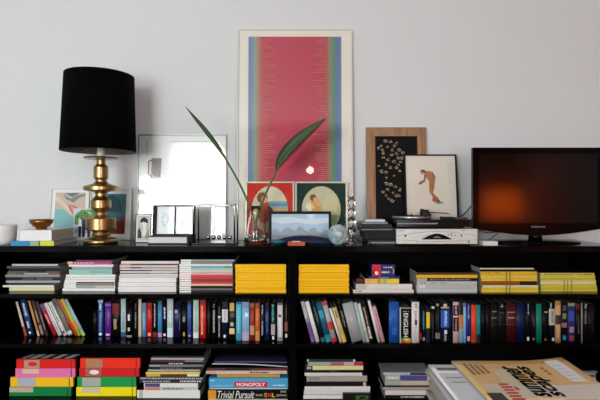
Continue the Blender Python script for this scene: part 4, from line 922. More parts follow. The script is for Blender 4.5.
for a, b2, sgn in ((-hw + .018, .004, 0), (.008, hw - .006, 1)):
    m = MB(); m.box(a, b2, .0, .0015, .006, hh - .006, mat('#f0f4f6', .8, var=.02)); rr = random.Random(8 + sgn)
    c = (a + b2) / 2; pts = ellipse(c, hh * .5, .018, .035, 18)
    def stroke(p, q, w_=.0012):
        d = Vector((q[0] - p[0], q[1] - p[1])); n = Vector((-d.y, d.x)).normalized() * w_ / 2
        m.poly([(p[0] - n.x, -.0004, p[1] - n.y), (q[0] - n.x, -.0004, q[1] - n.y), (q[0] + n.x, -.0004, q[1] + n.y), (p[0] + n.x, -.0004, p[1] + n.y)], mat('#98a0a6', .8))
    for p, q in zip(pts[:14], pts[1:15]): stroke(p, q)
    for k in range(14): x_ = c - .02 + rr.random() * .04; z_ = hh * (.25 + .5 * rr.random()); stroke((x_, z_), (x_ + rr.uniform(-.015, .015), z_ + rr.uniform(-.02, .02)))
    m.build('drawing', t)
    g = MB(); g.poly([(a, -.006, .006), (b2, -.006, .006), (b2, -.006, hh - .006), (a, -.006, hh - .006)], GN); g.build('glass', t)

# ------------------------------------------------------------------ lamp
BR = mat('#a3875c', .3, 1.0, var=.1, scale=12)
lx = X(101, 2.44); t = thing('table_lamp', 'tall brass table lamp of stacked discs with black drum shade', 'lamp', (lx, 2.44, ZT))
def zz(y): return Z(y, 2.44) - ZT
kl = 2.44 / F
prof = [(16.6, 242.7), (17, 241.4), (17, 240.0), (15.5, 238.6), (11, 237.2), (9, 234.6), (8.2, 232), (9.5, 230.4), (14.4, 229.6), (14.7, 229), (14.7, 218.8), (14.2, 218), (9, 217), (6.3, 215), (5.8, 212.5), (7, 210.4), (9.8, 208.2), (10, 207.6), (10, 200.6), (9.6, 200),
        (7.2, 197.6), (5.6, 196), (5.6, 193.5), (7, 192), (16.2, 190.6), (17, 189.8), (17, 186.8), (16.2, 186.1), (12.5, 185.2), (7.5, 183.4), (5.5, 181.4), (5.4, 180), (7, 178), (7.1, 177.6), (7.1, 167.4), (6.6, 166.6), (4.4, 164.4), (4.2, 160.2), (6, 159.4), (16.4, 159), (16.8, 158.2), (16.2, 157.4), (4, 157)]
sm = []
for r, y in prof: sm.append((r * kl * .97, max(0, zz(y))))
MB().lathe(sm, BR, seg=96, smooth=False).build('base', t)
MB().lathe([(.018, zz(157)), (.02, zz(155)), (.019, zz(149)), (.012, zz(146))], mat('#d8d4cc', .3), seg=24).build('socket', t)
SH = mat('#030303', .9, var=.15, scale=200, spec=.05, bump=.2, bscale=700)
zb2, zt2 = zz(151.4), zz(75.8); rb, rt = .186, .171
m = MB(); seg = 64
m.lathe([(rb - .002, zb2), (rb, zb2), (rt, zt2), (rt - .002, zt2)], SH, seg=seg, cap=False)
sh_ = m.build('lamp_shade', t, (-.012, 0, 0))
for v in sh_.data.vertices:
    if v.co.z > (zb2 + zt2) / 2: v.co.x += .006
m = MB(); m.lathe([(rt - .003, zt2 - .001), (rb - .003, zb2 + .001)], mat('#6a6560', .8), seg=seg, cap=False); li_ = m.build('shade_lining', t, (-.012, 0, 0))
for v in li_.data.vertices:
    if v.co.z > (zb2 + zt2) / 2: v.co.x += .006
m = MB()
for a in range(3):
    an = a * 2 * PI / 3 + .4; m.tube([(0, 0, zz(144)), ((rb - .004) * math.cos(an) - .012, (rb - .004) * math.sin(an), zz(150))], .0015, BR, 6)
m.tube([(0, 0, zz(147)), (0, 0, zz(140))], .004, BR, 8); m.build('shade_carrier', t)
MB().sphere((0, 0, zz(132)), .03, mat('#e8e6e0', .3), sc=(1, 1, 1.2)).build('bulb', t)

# left end: pot, books, bowl
WH = mat('#e2e0dc', .3, var=.02)
t = tag(MB().lathe([(.04, 0), (.05, .004), (.058, .03), (.062, .09), (.0625, .1), (.059, .1), (.055, .03), (.04, .008), (0.001, .008)], WH, seg=48, cap=False).build('pot', None, (-1.508, 2.375, ZT)), 'white round ceramic pot at the left end beside the books', 'pot')
def flat_book(name, lab, x0, x1, D, z, h, dp, c, bands=[], rz=0, pc='#cfc8b8'):
    xa, xb = X(x0, D), X(x1, D); hw = (xb - xa) / 2; t = thing(name, lab, 'book', ((xa + xb) / 2, D, z), (0, 0, rz)); cm = mat(c, .4)
    m = MB().box(-hw, hw, .0, dp, 0, .002, cm).box(-hw, hw, 0, dp, h - .002, h, cm).box(-hw, hw, 0, .003, .002, h - .002, cm)
    for a, b2, cc in bands: m.poly([(a * hw, -.0004, .0003), (b2 * hw, -.0004, .0003), (b2 * hw, -.0004, h - .0003), (a * hw, -.0004, h - .0003)], mat(cc, .4))
    m.build('cover', t); MB().box(-hw + .003, hw - .003, .0031, dp - .004, .0021, h - .0021, paper_edge(pc)).build('pages', t); return t
flat_book('book', 'thin blue and lime yellow book under the thick white one', 10.5, 54, 2.288, ZT, .0235, .24, '#2c84b4', [(-.1, .35, '#8cb08c'), (.3, 1, '#ccd020')])
flat_book('book', 'thick white book lying under the gold bowl', 17.5, 51.5, 2.30, ZT + .0238, .052, .22, '#e4e0de', [(-.95, -.85, '#c8c4c4')])
m = MB(); GO = mat('#9a6a34', .28, 1.0, var=.5, scale=90, bump=.8, bscale=90)
m.lathe([(.022, 0), (.026, .003), (.024, .008), (.04, .018), (.053, .034), (.057, .05), (.054, .05), (.05, .035), (.036, .021), (.001, .014)], GO, seg=40, cap=False)
tag(m.build('bowl', None, (X(41.5, 2.37), 2.37, ZT + .0759)), 'small hammered gold bowl sitting on the thick white book', 'bowl')

# ------------------------------------------------------------------ newton's cradle
D_ = 2.42; xa, xb = X(196, D_), X(236, D_); t = thing('newtons_cradle', 'chrome pendulum cradle with five hanging steel balls', 'ornament', ((xa + xb) / 2, D_, ZT)); hw = (xb - xa) / 2
CH = mat('#c8c8cc', .08, 1.0, var=.02); hz = Z(205, D_) - ZT
MB().box(-hw - .008, hw + .008, -.07, .07, 0, .008, mat('#101012', .15)).build('base', t, bevel=.002)
for s in (-1, 1):
    y = s * .06; r = .0042
    MB().tube([(-hw, y, .008), (-hw, y, hz - .008), (-hw + .008, y, hz), (hw - .008, y, hz), (hw, y, hz - .008), (hw, y, .008)], r, CH, 10).build('frame_bar', t)
zc_ = Z(237.3, D_) - ZT; rbal = .0122
for k in range(5):
    x = X(208.3 + 5.4 * k, D_) - (xa + xb) / 2
    b_o = MB().sphere((x, 0, zc_), rbal, mat('#a8a8aa', .06, 1.0, var=.02)).build('ball', t)
    MB().tube([(x, -.06, hz), (x, 0, zc_ + rbal)], .0005, mat('#9a9a9c', .4), 5).tube([(x, .06, hz), (x, 0, zc_ + rbal)], .0005, mat('#9a9a9c', .4), 5).build('string', b_o)

# ------------------------------------------------------------------ vase and cuttings
D_ = 2.44; vx = X(255.5, D_); GV = glass('vase_glass', (.97, .99, .98))
t = thing('glass_vase', 'clear conical glass vase holding two long stems', 'vase', (vx, D_, ZT)); kv = D_ / F; vh = Z(206, D_) - ZT
outer = [(.001, 0), (.058, 0), (.062, .004), (.06, .02), (.046, .08), (.033, .13), (.026, .16), (.027, vh)]
inner = [(.0245, vh), (.0235, .16), (.0305, .13), (.0435, .08), (.056, .022), (.054, .008), (.001, .007)]
MB().lathe(outer + inner, GV, seg=48, cap=False).build('glass_body', t)
MB().lathe([(.001, .0085), (.0525, .0085), (.0545, .022), (.0505, .038), (.001, .038)], glass('water', (.8, .9, .82), 1.33), seg=40, cap=False).build('water', t)
LG = mat('#2c4426', .45, var=.3, scale=25); LR = mat('#6c1a20', .5, var=.2, scale=25); SG = mat('#4a6838', .45, var=.2, scale=30)
MARG = 3
def bez(p, n=24):
    out = []
    for k in range(n + 1):
        u = k / n; q = [Vector(v) for v in p]
        while len(q) > 1: q = [a.lerp(b2, u) for a, b2 in zip(q, q[1:])]
        out.append(q[0])
    return out
def Pt(px, py, D): return (X(px, D), D, Z(py, D))
def cutting(lab, stem_pts, leaf_pts, width, normal, twist=0.0, fold=.25, margin=-1):
    base = Vector(stem_pts[0]); t = thing('leafy_cutting', lab, 'plant', base, group='stems standing in the glass vase')
    sp_ = [v - base for v in bez(stem_pts)]
    MB().tube([tuple(v) for v in sp_], [.0068 - .0018 * k / len(sp_) for k in range(len(sp_))], SG, 10).build('stem', t)
    lp = [v - base for v in bez(leaf_pts, 30)]; n = len(lp); m = MB(); rows = []
    nrm0 = Vector(normal).normalized()
    for k, p in enumerate(lp):
        u = k / (n - 1); d = (lp[min(k + 1, n - 1)] - lp[max(k - 1, 0)]).normalized()
        nn = (Matrix.Rotation(twist * u, 3, d) @ nrm0); nn = (nn - d * nn.dot(d)).normalized(); side = d.cross(nn)
        w_ = width * (math.sin(PI * min(1, u * .98 + .02)) ** .8) * (1.15 - .5 * u) + .0008
        rows.append([p + side * w_ * s + nn * (abs(s) * w_ * fold) for s in (-1, -.5, 0, .5, 1)])
    up_m, dn_m = LG, LR
    for a, b2 in zip(rows, rows[1:]):
        for k in range(4):
            m.poly([a[k], a[k + 1], b2[k + 1], b2[k]], dn_m if k == margin else up_m, True)
    o = m.build('leaf', t, solid=1)
    if len(o.data.materials) < 2: o.data.materials.append(dn_m)
    sd = o.modifiers.new('thickness', 'SOLIDIFY'); sd.thickness = .0012; sd.offset = 0; sd.material_offset = 1
    MB().tube([tuple(v) for v in lp[:-1]], [.0042 * (1 - k / n) + .0006 for k in range(n - 1)], SG, 6).build('midrib', t)
    return t
bz = (vx, D_, ZT + .0125)
cutting('long narrow green leaf on a stem reaching up to the left', [(vx + .022, D_ - .01, ZT + .02), Pt(255.5, 225, 2.44), Pt(252, 206, 2.44), Pt(240, 183, 2.43), Pt(228, 163, 2.42)],
        [Pt(228, 163, 2.42), Pt(212, 136, 2.40), Pt(199, 124, 2.38), Pt(185.5, 106.5, 2.36)], .013, (.75, -.5, -.4))
cutting('broad green leaf with red underside on a stem reaching right', [(vx - .02, D_ + .01, ZT + .02), Pt(255, 226, 2.45), Pt(257.5, 210, 2.44), Pt(267, 189, 2.43), Pt(277, 171, 2.42)],
        [Pt(277, 171, 2.42), Pt(283, 157, 2.41), Pt(303, 136, 2.38), Pt(326.5, 118, 2.34)], .042, (-.62, -.55, .15), twist=.5, fold=.5, margin=MARG)

# ------------------------------------------------------------------ middle small things
def dome(lab, x0, x1, D, hgt, c, name):
    xa, xb = X(x0, D), X(x1, D); hw = (xb - xa) / 2; m = MB(); n = 24; mm_ = mat(c, .5, var=.1, bump=.3, bscale=200)
    rows = []
    for i in range(n + 1):
        a = PI * i / n; x = -hw * math.cos(a); hh_ = hgt * (math.sin(a) ** .9); dd = .035 * (math.sin(a) ** .5) + .002
        rows.append([(x, -dd, 0), (x, -dd * .9, hh_ * .5), (x, -dd * .5, hh_ * .9), (x, 0, hh_), (x, dd * .5, hh_ * .9), (x, dd * .9, hh_ * .5), (x, dd, 0)])
    for a, b2 in zip(rows, rows[1:]):
        for k in range(7): k2 = (k + 1) % 7; m.poly([a[k], b2[k], b2[k2], a[k2]], mm_, k < 6)
    return tag(m.build(name, None, ((xa + xb) / 2, D, ZT)), lab, 'case')
dome('navy blue domed soft case lying below the panorama photograph', 275, 334, 2.395, .042, '#141a3c', 'soft_case')
t = mini('matchbox', 'small orange matchbox with white strip before the navy case', 287.8, 305, 0, 0, 2.30, ZT, .018, '#b8542c', [(-.8, .9, .86, 1, '#b8401c')], cat='box', d=.035)
tag(MB().box(-.022, .02, .008, .022, 0, .0025, mat('#e0dcd4', .6)).build('paper_slip', None, (X(296.5, 2.3), 2.30, ZT + .0181)), 'white paper slip on the orange matchbox', 'paper')
tag(MB().lathe([(.012, 0), (.016, .002), (.03, .009), (.042, .02), (.04, .0205), (.028, .0115), (.001, .004)], mat('#1c5c74', .15, var=.2, coat=.5), seg=36, cap=False).build('dish', None, (X(279, 2.33) - .006, 2.338, ZT)), 'small teal glazed dish left of the orange matchbox', 'dish')
# paperweight
MG = bpy.data.materials.new('milky_blue_glass'); MG.use_nodes = True; nt = MG.node_tree; b = nt.nodes['Principled BSDF']; b.inputs['Roughness'].default_value = .08; b.inputs['Transmission Weight'].default_value = .45
tc = nt.nodes.new('ShaderNodeTexCoord'); nz = nt.nodes.new('ShaderNodeTexNoise'); nz.inputs['Scale'].default_value = 22; nz.inputs['Distortion'].default_value = 1.5
cr = nt.nodes.new('ShaderNodeValToRGB'); cr.color_ramp.elements[0].position = .35; cr.color_ramp.elements[0].color = (*lin('#8cb2bc'), 1); cr.color_ramp.elements[1].position = .65; cr.color_ramp.elements[1].color = (*lin('#e8f0f0'), 1)
nt.links.new(tc.outputs['Object'], nz.inputs['Vector']); nt.links.new(nz.outputs['Fac'], cr.inputs[0]); nt.links.new(cr.outputs[0], b.inputs['Base Color'])
m = MB(); rr_ = .05; m.sphere((0, 0, .051), .05, MG, 32, 20, (1, .55, 1.03)); m.sphere((.004, -.022, .055), .022, MG, 20, 12, (1, .5, .9))
tag(m.build('paperweight', None, (X(337.8, 2.35), 2.345, ZT)), 'round milky blue glass paperweight right of the panorama', 'paperweight')
# crystal candlestick
D_ = 2.42; CG = glass('crystal', (1, 1, 1), 1.5)
t = thing('candlestick', 'candlestick of stacked crystal balls with silver foot', 'candlestick', (X(351.5, D_), D_, ZT)); kc = D_ / F
MB().lathe([(.03, 0), (.032, .003), (.02, .008), (.009, .016), (.009, .026)], mat('#b8b8bc', .1, 1.0), seg=32).build('foot', t)
zprev = .026
for i, yy_ in enumerate((231, 221.4, 212, 202.6)):
    zc1 = Z(yy_, D_) - ZT; MB().sphere((0, 0, zc1), .0232, CG, 28, 16).build('crystal_ball', t)
    MB().lathe([(.007, zprev), (.008, (zprev + zc1 - .022) / 2), (.007, zc1 - .021)], mat('#b8b8bc', .1, 1.0), seg=16).build('collar', t); zprev = zc1 + .021
MB().lathe([(.006, zprev), (.013, zprev + .004), (.014, zprev + .012), (.011, zprev + .012)], mat('#b8b8bc', .1, 1.0), seg=20).build('candle_cup', t)
# crumpled clear plastic
m = MB(); rr = random.Random(4); PG = thin_glass('clear_film', 3.0, .08); n = 9
gp = [[(-.05 + .1 * i / n + rr.uniform(-.004, .004), -.03 + .06 * j / 5, max(.001, .028 * math.sin(PI * (.15 + .7 * j / 5)) * (1 - i / n * .75) + rr.uniform(-.007, .007))) for j in range(6)] for i in range(n + 1)]
for i in range(n):
    for j in range(5): m.poly([gp[i][j], gp[i + 1][j], gp[i + 1][j + 1], gp[i][j + 1]], PG)
o = m.build('plastic_wrap', None, (X(364.5, 2.33) - .002, 2.325, ZT)); tag(o, 'crumpled clear plastic wrap between paperweight and black boxes', 'plastic')

# black boxes and cases
D_ = 2.37
def stackbox(name, lab, x0, x1, z, h, D, dp, c, cat, rough=.25, rz=0, edge=None):
    xa, xb = X(x0, D), X(x1, D); hw = (xb - xa) / 2
    t = thing(name, lab, cat, ((xa + xb) / 2, D, z), (0, 0, rz), 'cases and boxes left of the record player')
    MB().box(-hw, hw, 0, dp, 0, h, mat(c, max(rough, .3))).build('case', t, bevel=.001)
    if edge: MB().box(-hw + .002, hw - .002, -.0006, 0, h * .3, h * .55, mat(edge, .4)).build('edge_strip', t)
    return t
z = ZT
stackbox('media_box', 'black metal base box with silver front line, lowest of pile', 367.5, 395.5, z, .028, 2.33, .2, '#101012', 'box', edge='#8c8c90'); z += .0284
stackbox('media_box', 'plain black box on the silver-lined base box', 364.5, 395.5, z, .04, 2.34, .19, '#0c0c0d', 'box', .4); z += .0404
stackbox('media_case', 'black case with grey front line, third from top of the case pile', 361, 393, z, .02, 2.33, .17, '#111113', 'case', edge='#6a6a6c'); z += .0204
stackbox('media_case', 'plain black case directly under the clear disc cases', 360.5, 392, z, .014, 2.335, .17, '#0d0d0e', 'case', edge='#2c2c2e'); z += .0144
stackbox('disc_case', 'clear grey disc case, lower of two on the black cases', 362, 388, z, .011, 2.34, .13, '#5a5e60', 'case', .15, .05, '#a8acac'); z += .0114
stackbox('disc_case', 'pale blue-white disc case on top of the black pile', 365, 385, z, .011, 2.35, .12, '#b8c4cc', 'case', .15, -.06, '#e4eaee')
flat = z
tag(MB().box(-.03, .035, 0, .08, 0, .012, mat('#7c4c34', .5)).build('wooden_box', None, (X(391.5, 2.47) - .008, 2.475, ZT + .0892)), 'small reddish brown wooden box between cases and record player', 'box') if False else None

# receiver
D_ = 2.315; xa, xb = X(396.5, D_), X(477.5, D_); hw = (xb - xa) / 2; SV = mat('#cccbc6', .35, .1, var=.03)
t = thing('stereo_receiver', 'silver stereo receiver with dark arched display under the record player', 'receiver', ((xa + xb) / 2, D_, ZT)); rh = Z(229, D_) - ZT
for sx_ in (-1, 1):
    for sy in (.03, .2): MB().lathe([(.012, 0), (.013, .006), (.012, .0065)], mat('#141414', .6), (sx_ * (hw - .04), sy, 0), 16).build('foot', t)
z0 = .0066
MB().box(-hw + .001, hw - .001, .008, .23, z0, rh - .001, mat('#a8a8a6', .4)).build('casing', t)
MB().box(-hw, hw, 0, .008, z0, rh, SV).build('front_panel', t, bevel=.0015)
def arc(a0, a1, x0, x1, z0_, z1_, n=24): return [(x0 + (x1 - x0) * k / n, z0_ + (z1_ - z0_) * math.sin(PI * k / n)) for k in range(n + 1)]
m = MB(); a_ = arc(0, 0, -.075, .075, rh * .36, rh * .72)
m.poly([(x, -.0012, z) for x, z in a_], mat('#0a0a0c', .15)); m.poly([(x * .3, -.0014, rh * .45 + (z - rh * .36) * .3) for x, z in a_], mat('#6c7470', .3)); m.build('display', t)
m = MB()
for up, amp in ((rh * .56, rh * .28), (rh * .34, -rh * .12)):
    a_ = arc(0, 0, -hw + .003, hw - .003, up, up + amp, 40)
    for p, q in zip(a_, a_[1:]): m.poly([(p[0], -.0006, p[1]), (q[0], -.0006, q[1]), (q[0], -.0006, q[1] + .0014), (p[0], -.0006, p[1] + .0014)], mat('#4c4c4c', .5))
m.build('groove', t)
for u, v, r in ((-.78, .58, .005), (-.36, .42, .0022), (-.32, .52, .0022), (-.27, .6, .0022), (-.22, .66, .0022), (.28, .66, .003), (.36, .58, .003), (.36, .7, .003), (.44, .62, .003), (.6, .6, .0045), (-.5, .2, .0025), (.78, .22, .004)):
    MB().sphere((u * hw, -.001, v * rh), r, mat('#161616', .3), 12, 8, (1, .6, 1)).build('button', t)
marksm = MB(); marks(marksm, -hw * .95, -hw * .8, rh * .86, rh * .91, -.0008, mat('#5c5c5c')); marks(marksm, hw * .6, hw * .7, rh * .88, rh * .93, -.0008, mat('#5c5c5c')); marksm.build('printed_mark', t)
# record player
z = ZT + rh + .0004; D_ = 2.325; xa, xb = X(396.8, D_), X(471, D_); hw = (xb - xa) / 2; ph = Z(219.5, D_) - z
t = thing('record_player', 'low black record player with round platter on the silver receiver', 'turntable', ((xa + xb) / 2, D_, z))
BG = mat('#0c0c0d', .18)
for sx_ in (-1, 1):
    for sy in (.03, .19): MB().lathe([(.014, 0), (.015, .008), (.013, .009)], mat('#1c1c1c', .5), (sx_ * (hw - .04), sy, 0), 16).build('foot', t)
MB().box(-hw, hw, 0, .225, .009, ph, BG).build('plinth', t, bevel=.002)
MB().box(-hw + .002, hw * .1, -.0008, 0, ph * .5, ph * .62, mat('#8c8c88', .4)).build('trim_line', t)
MB().lathe([(.085, ph), (.1, ph + .001), (.1, ph + .013), (.098, ph + .0145), (.01, ph + .0145)], mat('#b8b6b2', .25, .8), (-.085, .113, 0), 48).build('platter', t)
MB().lathe([(.096, ph + .0146), (.096, ph + .017), (.003, ph + .017), (.003, ph + .026), (.001, ph + .027)], mat('#101010', .35), (-.085, .113, 0), 40).build('rubber_mat', t)
m = MB(); m.lathe([(.02, ph), (.02, ph + .02), (.014, ph + .024)], mat('#18181a', .3), (.075 - .06, .17, 0), 24).build('tonearm_base', t)
m = MB(); m.tube([(.015, .17, ph + .031), (.09, .06, ph + .029), (.085, .02, ph + .024)], .0028, mat('#8c8c90', .2, 1), 8).lathe([(.011, ph + .02), (.011, ph + .042)], mat('#202022', .3), (.0, .185, 0), 18); m.box(.0, .02, .16, .19, ph + .02, ph + .045, mat('#141416', .3)); m.build('tonearm', t)
m = MB(); m.box(-.045, -.02, .02, .05, ph + .018, ph + .038, mat('#141414', .3)).tube([(-.06, .035, ph + .03), (-.03, .035, ph + .045), (-.01, .035, ph + .03)], .005, mat('#101010', .3), 8); m.box(-.055, -.045, .02, .05, ph + .018, ph + .052, mat('#101010', .4)); m.build('stylus_clamp', t)
MB().box(.055, .11, .03, .09, ph + .0001, ph + .012, mat('#1a1a1c', .25)).build('control_block', t, bevel=.002)
MB().box(.115, hw - .01, .02, .12, ph + .0001, ph + .009, mat('#3a3a3c', .2)).build('dust_cover_hinge', t)

# television
D_ = 2.42; xa, xb = X(472.3, D_), X(604, D_); hw = (xb - xa) / 2; cx = (xa + xb) / 2; zb3 = Z(228.5, D_); zt3 = Z(147.5, D_); hh = zt3 - zb3
t = thing('television', 'black glossy flat screen television standing at the right end', 'television', (cx, D_, ZT)); o0 = zb3 - ZT
PL = mat('#020202', .15, var=.1, spec=.1); n = 30
m = MB(); front = []
bot = [(-hw + 2 * hw * k / n, o0 - .036 * math.sin(PI * k / n)) for k in range(n + 1)]
outline = bot + [(hw, o0 + hh), (-hw, o0 + hh)]
def extr(m, ol, y0, y1, mm_):
    m.poly([(x, y0, z) for x, z in ol], mm_); m.poly([(x, y1, z) for x, z in ol][::-1], mm_)
    for k in range(len(ol)): (a, b2), (c, d) = ol[k], ol[(k + 1) % len(ol)]; m.poly([(a, y0, b2), (a, y1, b2), (c, y1, d), (c, y0, d)], mm_)
extr(m, outline, 0, .018, PL); m.box(-hw * .8, hw * .8, .018, .08, o0 + .03, o0 + hh - .05, mat('#0c0c0c', .5)); m.build('bezel', t, bevel=.002)
bz_ = .034
SCR = mat('#010101', .125, var=.0, spec=.32)
MB().box(-hw + bz_, hw - bz_, -.0008, .0005, o0 + .028, o0 + hh - .032, SCR).build('screen', t)
lettering('SAMSUNG', mat('#8c8c90', .3), (-.036, .036, o0 + .004, o0 + .0135), FRONT, t, 'lettering', .001, off=.01)
m = MB(); m.tube([(hw * .99 * (2 * k / n - 1), -.001, o0 - .036 * math.sin(PI * k / n) + .001) for k in range(n + 1)], .0012, mat('#4c4c4e', .2, 1), 6).build('lower_trim', t)
m = MB(); m.lathe([(.035, .012), (.032, o0 - .02)], PL, (0, .03, 0), 24).build('stand_neck', t)
m = MB(); seg = 40
m.lathe([(.999, 0), (1.0, .005), (.93, .010), (.3, .014)], PL, seg=seg)
m.v = [(x * .235, y * .1 + .03, z) for x, y, z in m.v]; m.build('stand_base', t)
tag(MB().box(-.036, .036, 0, .06, 0, .022, mat('#d4d4d2', .4)).build('adapter', None, (X(490, 2.30), 2.292, ZT), bevel=.002), 'small white plastic box on the shelf edge left of the television stand', 'box')
# cables
def cable(lab, pts, r=.0022, c='#0c0c0d'):
    p = bez(pts, 30); o = MB().tube([tuple(v) for v in p], r, mat(c, .5), 8).build('cable'); tag(o, lab, 'cable', 'cables behind the television')
cable('black cable looping up between record player and television', [Pt(456, 219, 2.57), Pt(468, 214, 2.575), Pt(470, 206, 2.575), Pt(474, 200, 2.575), Pt(484, 198, 2.575)], .003)
cable('black cable drooping below the left corner of the television', [Pt(478, 226, 2.53), Pt(483, 236, 2.52), Pt(489, 232, 2.52), Pt(500, 232, 2.52)])
cable('thin black cable lying on the shelf under the television', [(X(478, 2.45) + .02, 2.45, ZT + .003), (X(490, 2.45), 2.45, ZT + .003), (X(494, 2.5), 2.5, ZT + .05), (X(510, 2.5), 2.5, ZT + .075)])

# ------------------------------------------------------------------ near magazine pile on a side table
t = thing('side_table', 'black side table under the near magazine pile', 'table', (.57, 1.18, 0))
MB().box(-.27, .27, -.2, .2, .775, .8, BK).build('tabletop', t, bevel=.002)
for sx_ in (-1, 1):
    for sy in (-1, 1): MB().box(sx_ * .24 - .015, sx_ * .24 + .015, sy * .17 - .015, sy * .17 + .015, 0, .7749, BK).build('leg', t)
rr = random.Random(9); ztop_m = EYE - .45
def sheet_mag(lab, x0, x1, y0, y1, z, th, c, rz=0.0, curl=None, deco=None, grp='magazines piled on the near table', parts=None):
    W2, D2 = (x1 - x0) / 2, (y1 - y0) / 2; t = thing('magazine', lab, 'magazine', ((x0 + x1) / 2, (y0 + y1) / 2, z), (0, 0, rz), grp)
    n = 16; nj = 8; cf = curl or (lambda x, y: 0); cm = mat(c, .3, var=.05, coat=.15); m = MB()
    P_ = lambda i, j, zz_: (-W2 + 2 * W2 * i / n, -D2 + 2 * D2 * j / nj, zz_ + cf(-W2 + 2 * W2 * i / n, -D2 + 2 * D2 * j / nj))
    for i in range(n):
        for j in range(nj):
            m.poly([P_(i, j, th), P_(i + 1, j, th), P_(i + 1, j + 1, th), P_(i, j + 1, th)], cm, True); m.poly([P_(i, j, 0), P_(i, j + 1, 0), P_(i + 1, j + 1, 0), P_(i + 1, j, 0)], cm, True)
        m.poly([P_(i, 0, 0), P_(i + 1, 0, 0), P_(i + 1, 0, th), P_(i, 0, th)], PAGES); m.poly([P_(i, nj, 0), P_(i, nj, th), P_(i + 1, nj, th), P_(i + 1, nj, 0)], PAGES)
    for j in range(nj):
        m.poly([P_(0, j, 0), P_(0, j, th), P_(0, j + 1, th), P_(0, j + 1, 0)], PAGES); m.poly([P_(n, j, 0), P_(n, j + 1, 0), P_(n, j + 1, th), P_(n, j, th)], PAGES)
    m.build('cover', t)
    def patch(m, x0, x1, y0, y1, mm_, e=.0004, k=8, k2=4, sk=0.0):
        cx_, cy_ = (t.location.x, t.location.y)
        for i in range(k):
            for j in range(k2):
                pts = []
                for a, b2 in ((i, j), (i + 1, j), (i + 1, j + 1), (i, j + 1)):
                    yq = y0 + (y1 - y0) * b2 / k2; xq = x0 + (x1 - x0) * a / k + sk * (yq - y0); pts.append((xq - cx_, yq - cy_, th + e + cf(xq - cx_, yq - cy_)))
                m.poly(pts, mm_)
    t['kind_hint'] = 0; del t['kind_hint']
    return t, cf, th, patch
z = .8004; cols = ['#c8c4be', '#9c9ca0', '#d8d4cc', '#6c7078', '#b8b4ac', '#dcdad6', '#8c8478', '#d0ccc8', '#a0a4a8', '#cfcac0', '#b4b8bc']
names = ['off-white', 'mid grey', 'cream', 'slate grey', 'stone', 'white', 'taupe', 'pale grey', 'blue grey', 'ivory', 'silver grey']
nm_ = 11; th = (ztop_m - .008 - .010 - z) / nm_
for i in range(nm_):
    dx = rr.uniform(-.012, .02) + (.0 if i < 8 else .0); sheet_mag('%s magazine, %s in the near pile' % (names[i], ORD[nm_ + 1 - i]), .358 + dx, .70 + dx * .5, 1.045 + rr.uniform(0, .01), 1.292 + rr.uniform(-.008, .004), z, th - .0003, cols[i], rr.uniform(-.02, .02)); z += th
wt, cf, th_, patch = sheet_mag('white covered magazine showing at left, second from top in the near pile', .356, .655, 1.04, 1.3, z, .0097, '#ffffff', 0)
m = MB(); patch(m, .37, .43, 1.255, 1.275, mat('#6a6470', .4)); patch(m, .365, .425, 1.06, 1.235, mat('#d4d6dc', .4)); patch(m, .375, .42, 1.2, 1.206, mat('#8c7c74', .4), .0007); patch(m, .38, .42, 1.17, 1.176, mat('#a08c7c', .4), .0007); m.build('cover_print', wt)
z += .01
curl = lambda x, y: .010 * max(0, (x - .02) / .13) ** 2 * (1 if x > .02 else 0) * max(0, min(1, (y + .13) / .26)) 
tm, cf, th_, patch = sheet_mag('tan magazine with big black title reading summer scapes on top of pile', .424, .732, 1.035, 1.308, z, .0076, '#e2b97e', 0, curl)
cx_, cy_ = tm.location.x, tm.location.y
def tplane(u, v, n):  # reads away from the camera, its top towards the left
    x, y = v, u; return Vector((x - cx_, y - cy_, th_ + .0009 + cf(x - cx_, y - cy_)))
def tlet(s, y0, y1, xtop, xbot, c, name, shear=.35): return lettering(s, mat(c, .4), (y0, y1, -xbot, -xtop), lambda u, v, n: tplane(u, -v, n), tm, name, shear=.2, off=.012, fat=.0022)
m = MB()
patch(m, .447, .60, 1.06, 1.145, mat('#cfc4b4', .5), .0003); patch(m, .50, .55, 1.14, 1.24, mat('#d0c0a4', .5), .00035, sk=.1)
patch(m, .60, .73, 1.055, 1.135, mat('#d4ccc0', .5), .0003); patch(m, .434, .47, 1.045, 1.09, mat('#3c3830', .5), .0005)
m.build('cover_picture', tm)
m = MB()
for i in range(4): patch(m, .446 + .014 * i, .454 + .014 * i, 1.2 + .004 * i, 1.285 - .004 * i, mat('#8c7048', .5), .0005, 1, 4)
m.build('cover_print', tm)
m = MB(); patch(m, .672, .710, 1.15, 1.292, mat('#dcdcdc', .5), .0012); m.build('address_label', tm)
m = MB()
for i in range(5): patch(m, .678, .703, 1.165 + .022 * i, 1.169 + .022 * i, mat('#b8b8bc', .5), .0016, 3, 1)
m.build('label_print', tm)
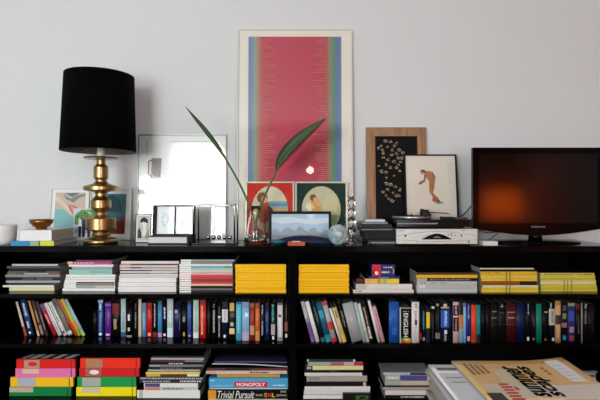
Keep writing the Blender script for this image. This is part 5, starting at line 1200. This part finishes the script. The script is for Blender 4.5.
tlet('summer', 1.068, 1.262, .543, .579, '#070606', 'title_lettering'); tlet('scapes', 1.068, 1.262, .584, .622, '#070606', 'title_lettering')
rr = random.Random(12)
for k in range(6): m = MB(); patch(m, .478 + .001 * k, .508 - .002 * (k % 2), 1.05 + .017 * k, 1.060 + .017 * k, mat('#c83424', .4), .0006, 2, 1, sk=.4); m.build('red_print', tm)
for k in range(3): m = MB(); patch(m, .640, .650, 1.20 + .02 * k, 1.212 + .02 * k, mat('#b85c3c', .4), .0006, 1, 1); m.build('red_print', tm)
m = MB(); patch(m, .513, .522, 1.105, 1.125, mat('#c83c34', .4), .0007, 2, 2); m.build('red_mark', tm)

# ------------------------------------------------------------------ behind the camera: warm floor lamp and white globe pendant, seen in the glass
t = thing('floor_lamp', 'floor lamp with a glowing orange shade in the far corner', 'lamp', (2.78, -1.6, 0))
MB().lathe([(.15, 0), (.15, .015), (.02, .025)], mat('#1a1a1a', .4), seg=32).build('base', t)
MB().lathe([(.012, .0251), (.012, 1.35)], mat('#1a1a1a', .3), seg=12).build('pole', t)
OM = bpy.data.materials.new('glowing_orange_shade'); OM.use_nodes = True; b = OM.node_tree.nodes['Principled BSDF']; b.inputs['Base Color'].default_value = (.8, .2, .03, 1); b.inputs['Emission Color'].default_value = (1, .12, .006, 1); b.inputs['Emission Strength'].default_value = 6
MB().lathe([(.25, 1.18), (.22, 1.56)], OM, seg=40, cap=False).build('lamp_shade', t)

t = thing('pendant_lamp', 'small glowing white globe lamp hanging on a thin cord from the ceiling', 'lamp', (.135, -1.0, 2.07))
WE = bpy.data.materials.new('glowing_opal_glass'); WE.use_nodes = True; b = WE.node_tree.nodes['Principled BSDF']; b.inputs['Emission Color'].default_value = (1, .95, .88, 1); b.inputs['Emission Strength'].default_value = 7
MB().sphere((0, 0, 0), .05, WE).build('globe', t)
MB().lathe([(.018, .049), (.018, .08), (.004, .09), (.004, .1)], mat('#d8d8d8', .4), seg=16).build('holder', t)
MB().tube([(0, 0, .1), (0, 0, H - 2.07)], .002, mat('#d8d8d8', .5), 6).build('cord', t)
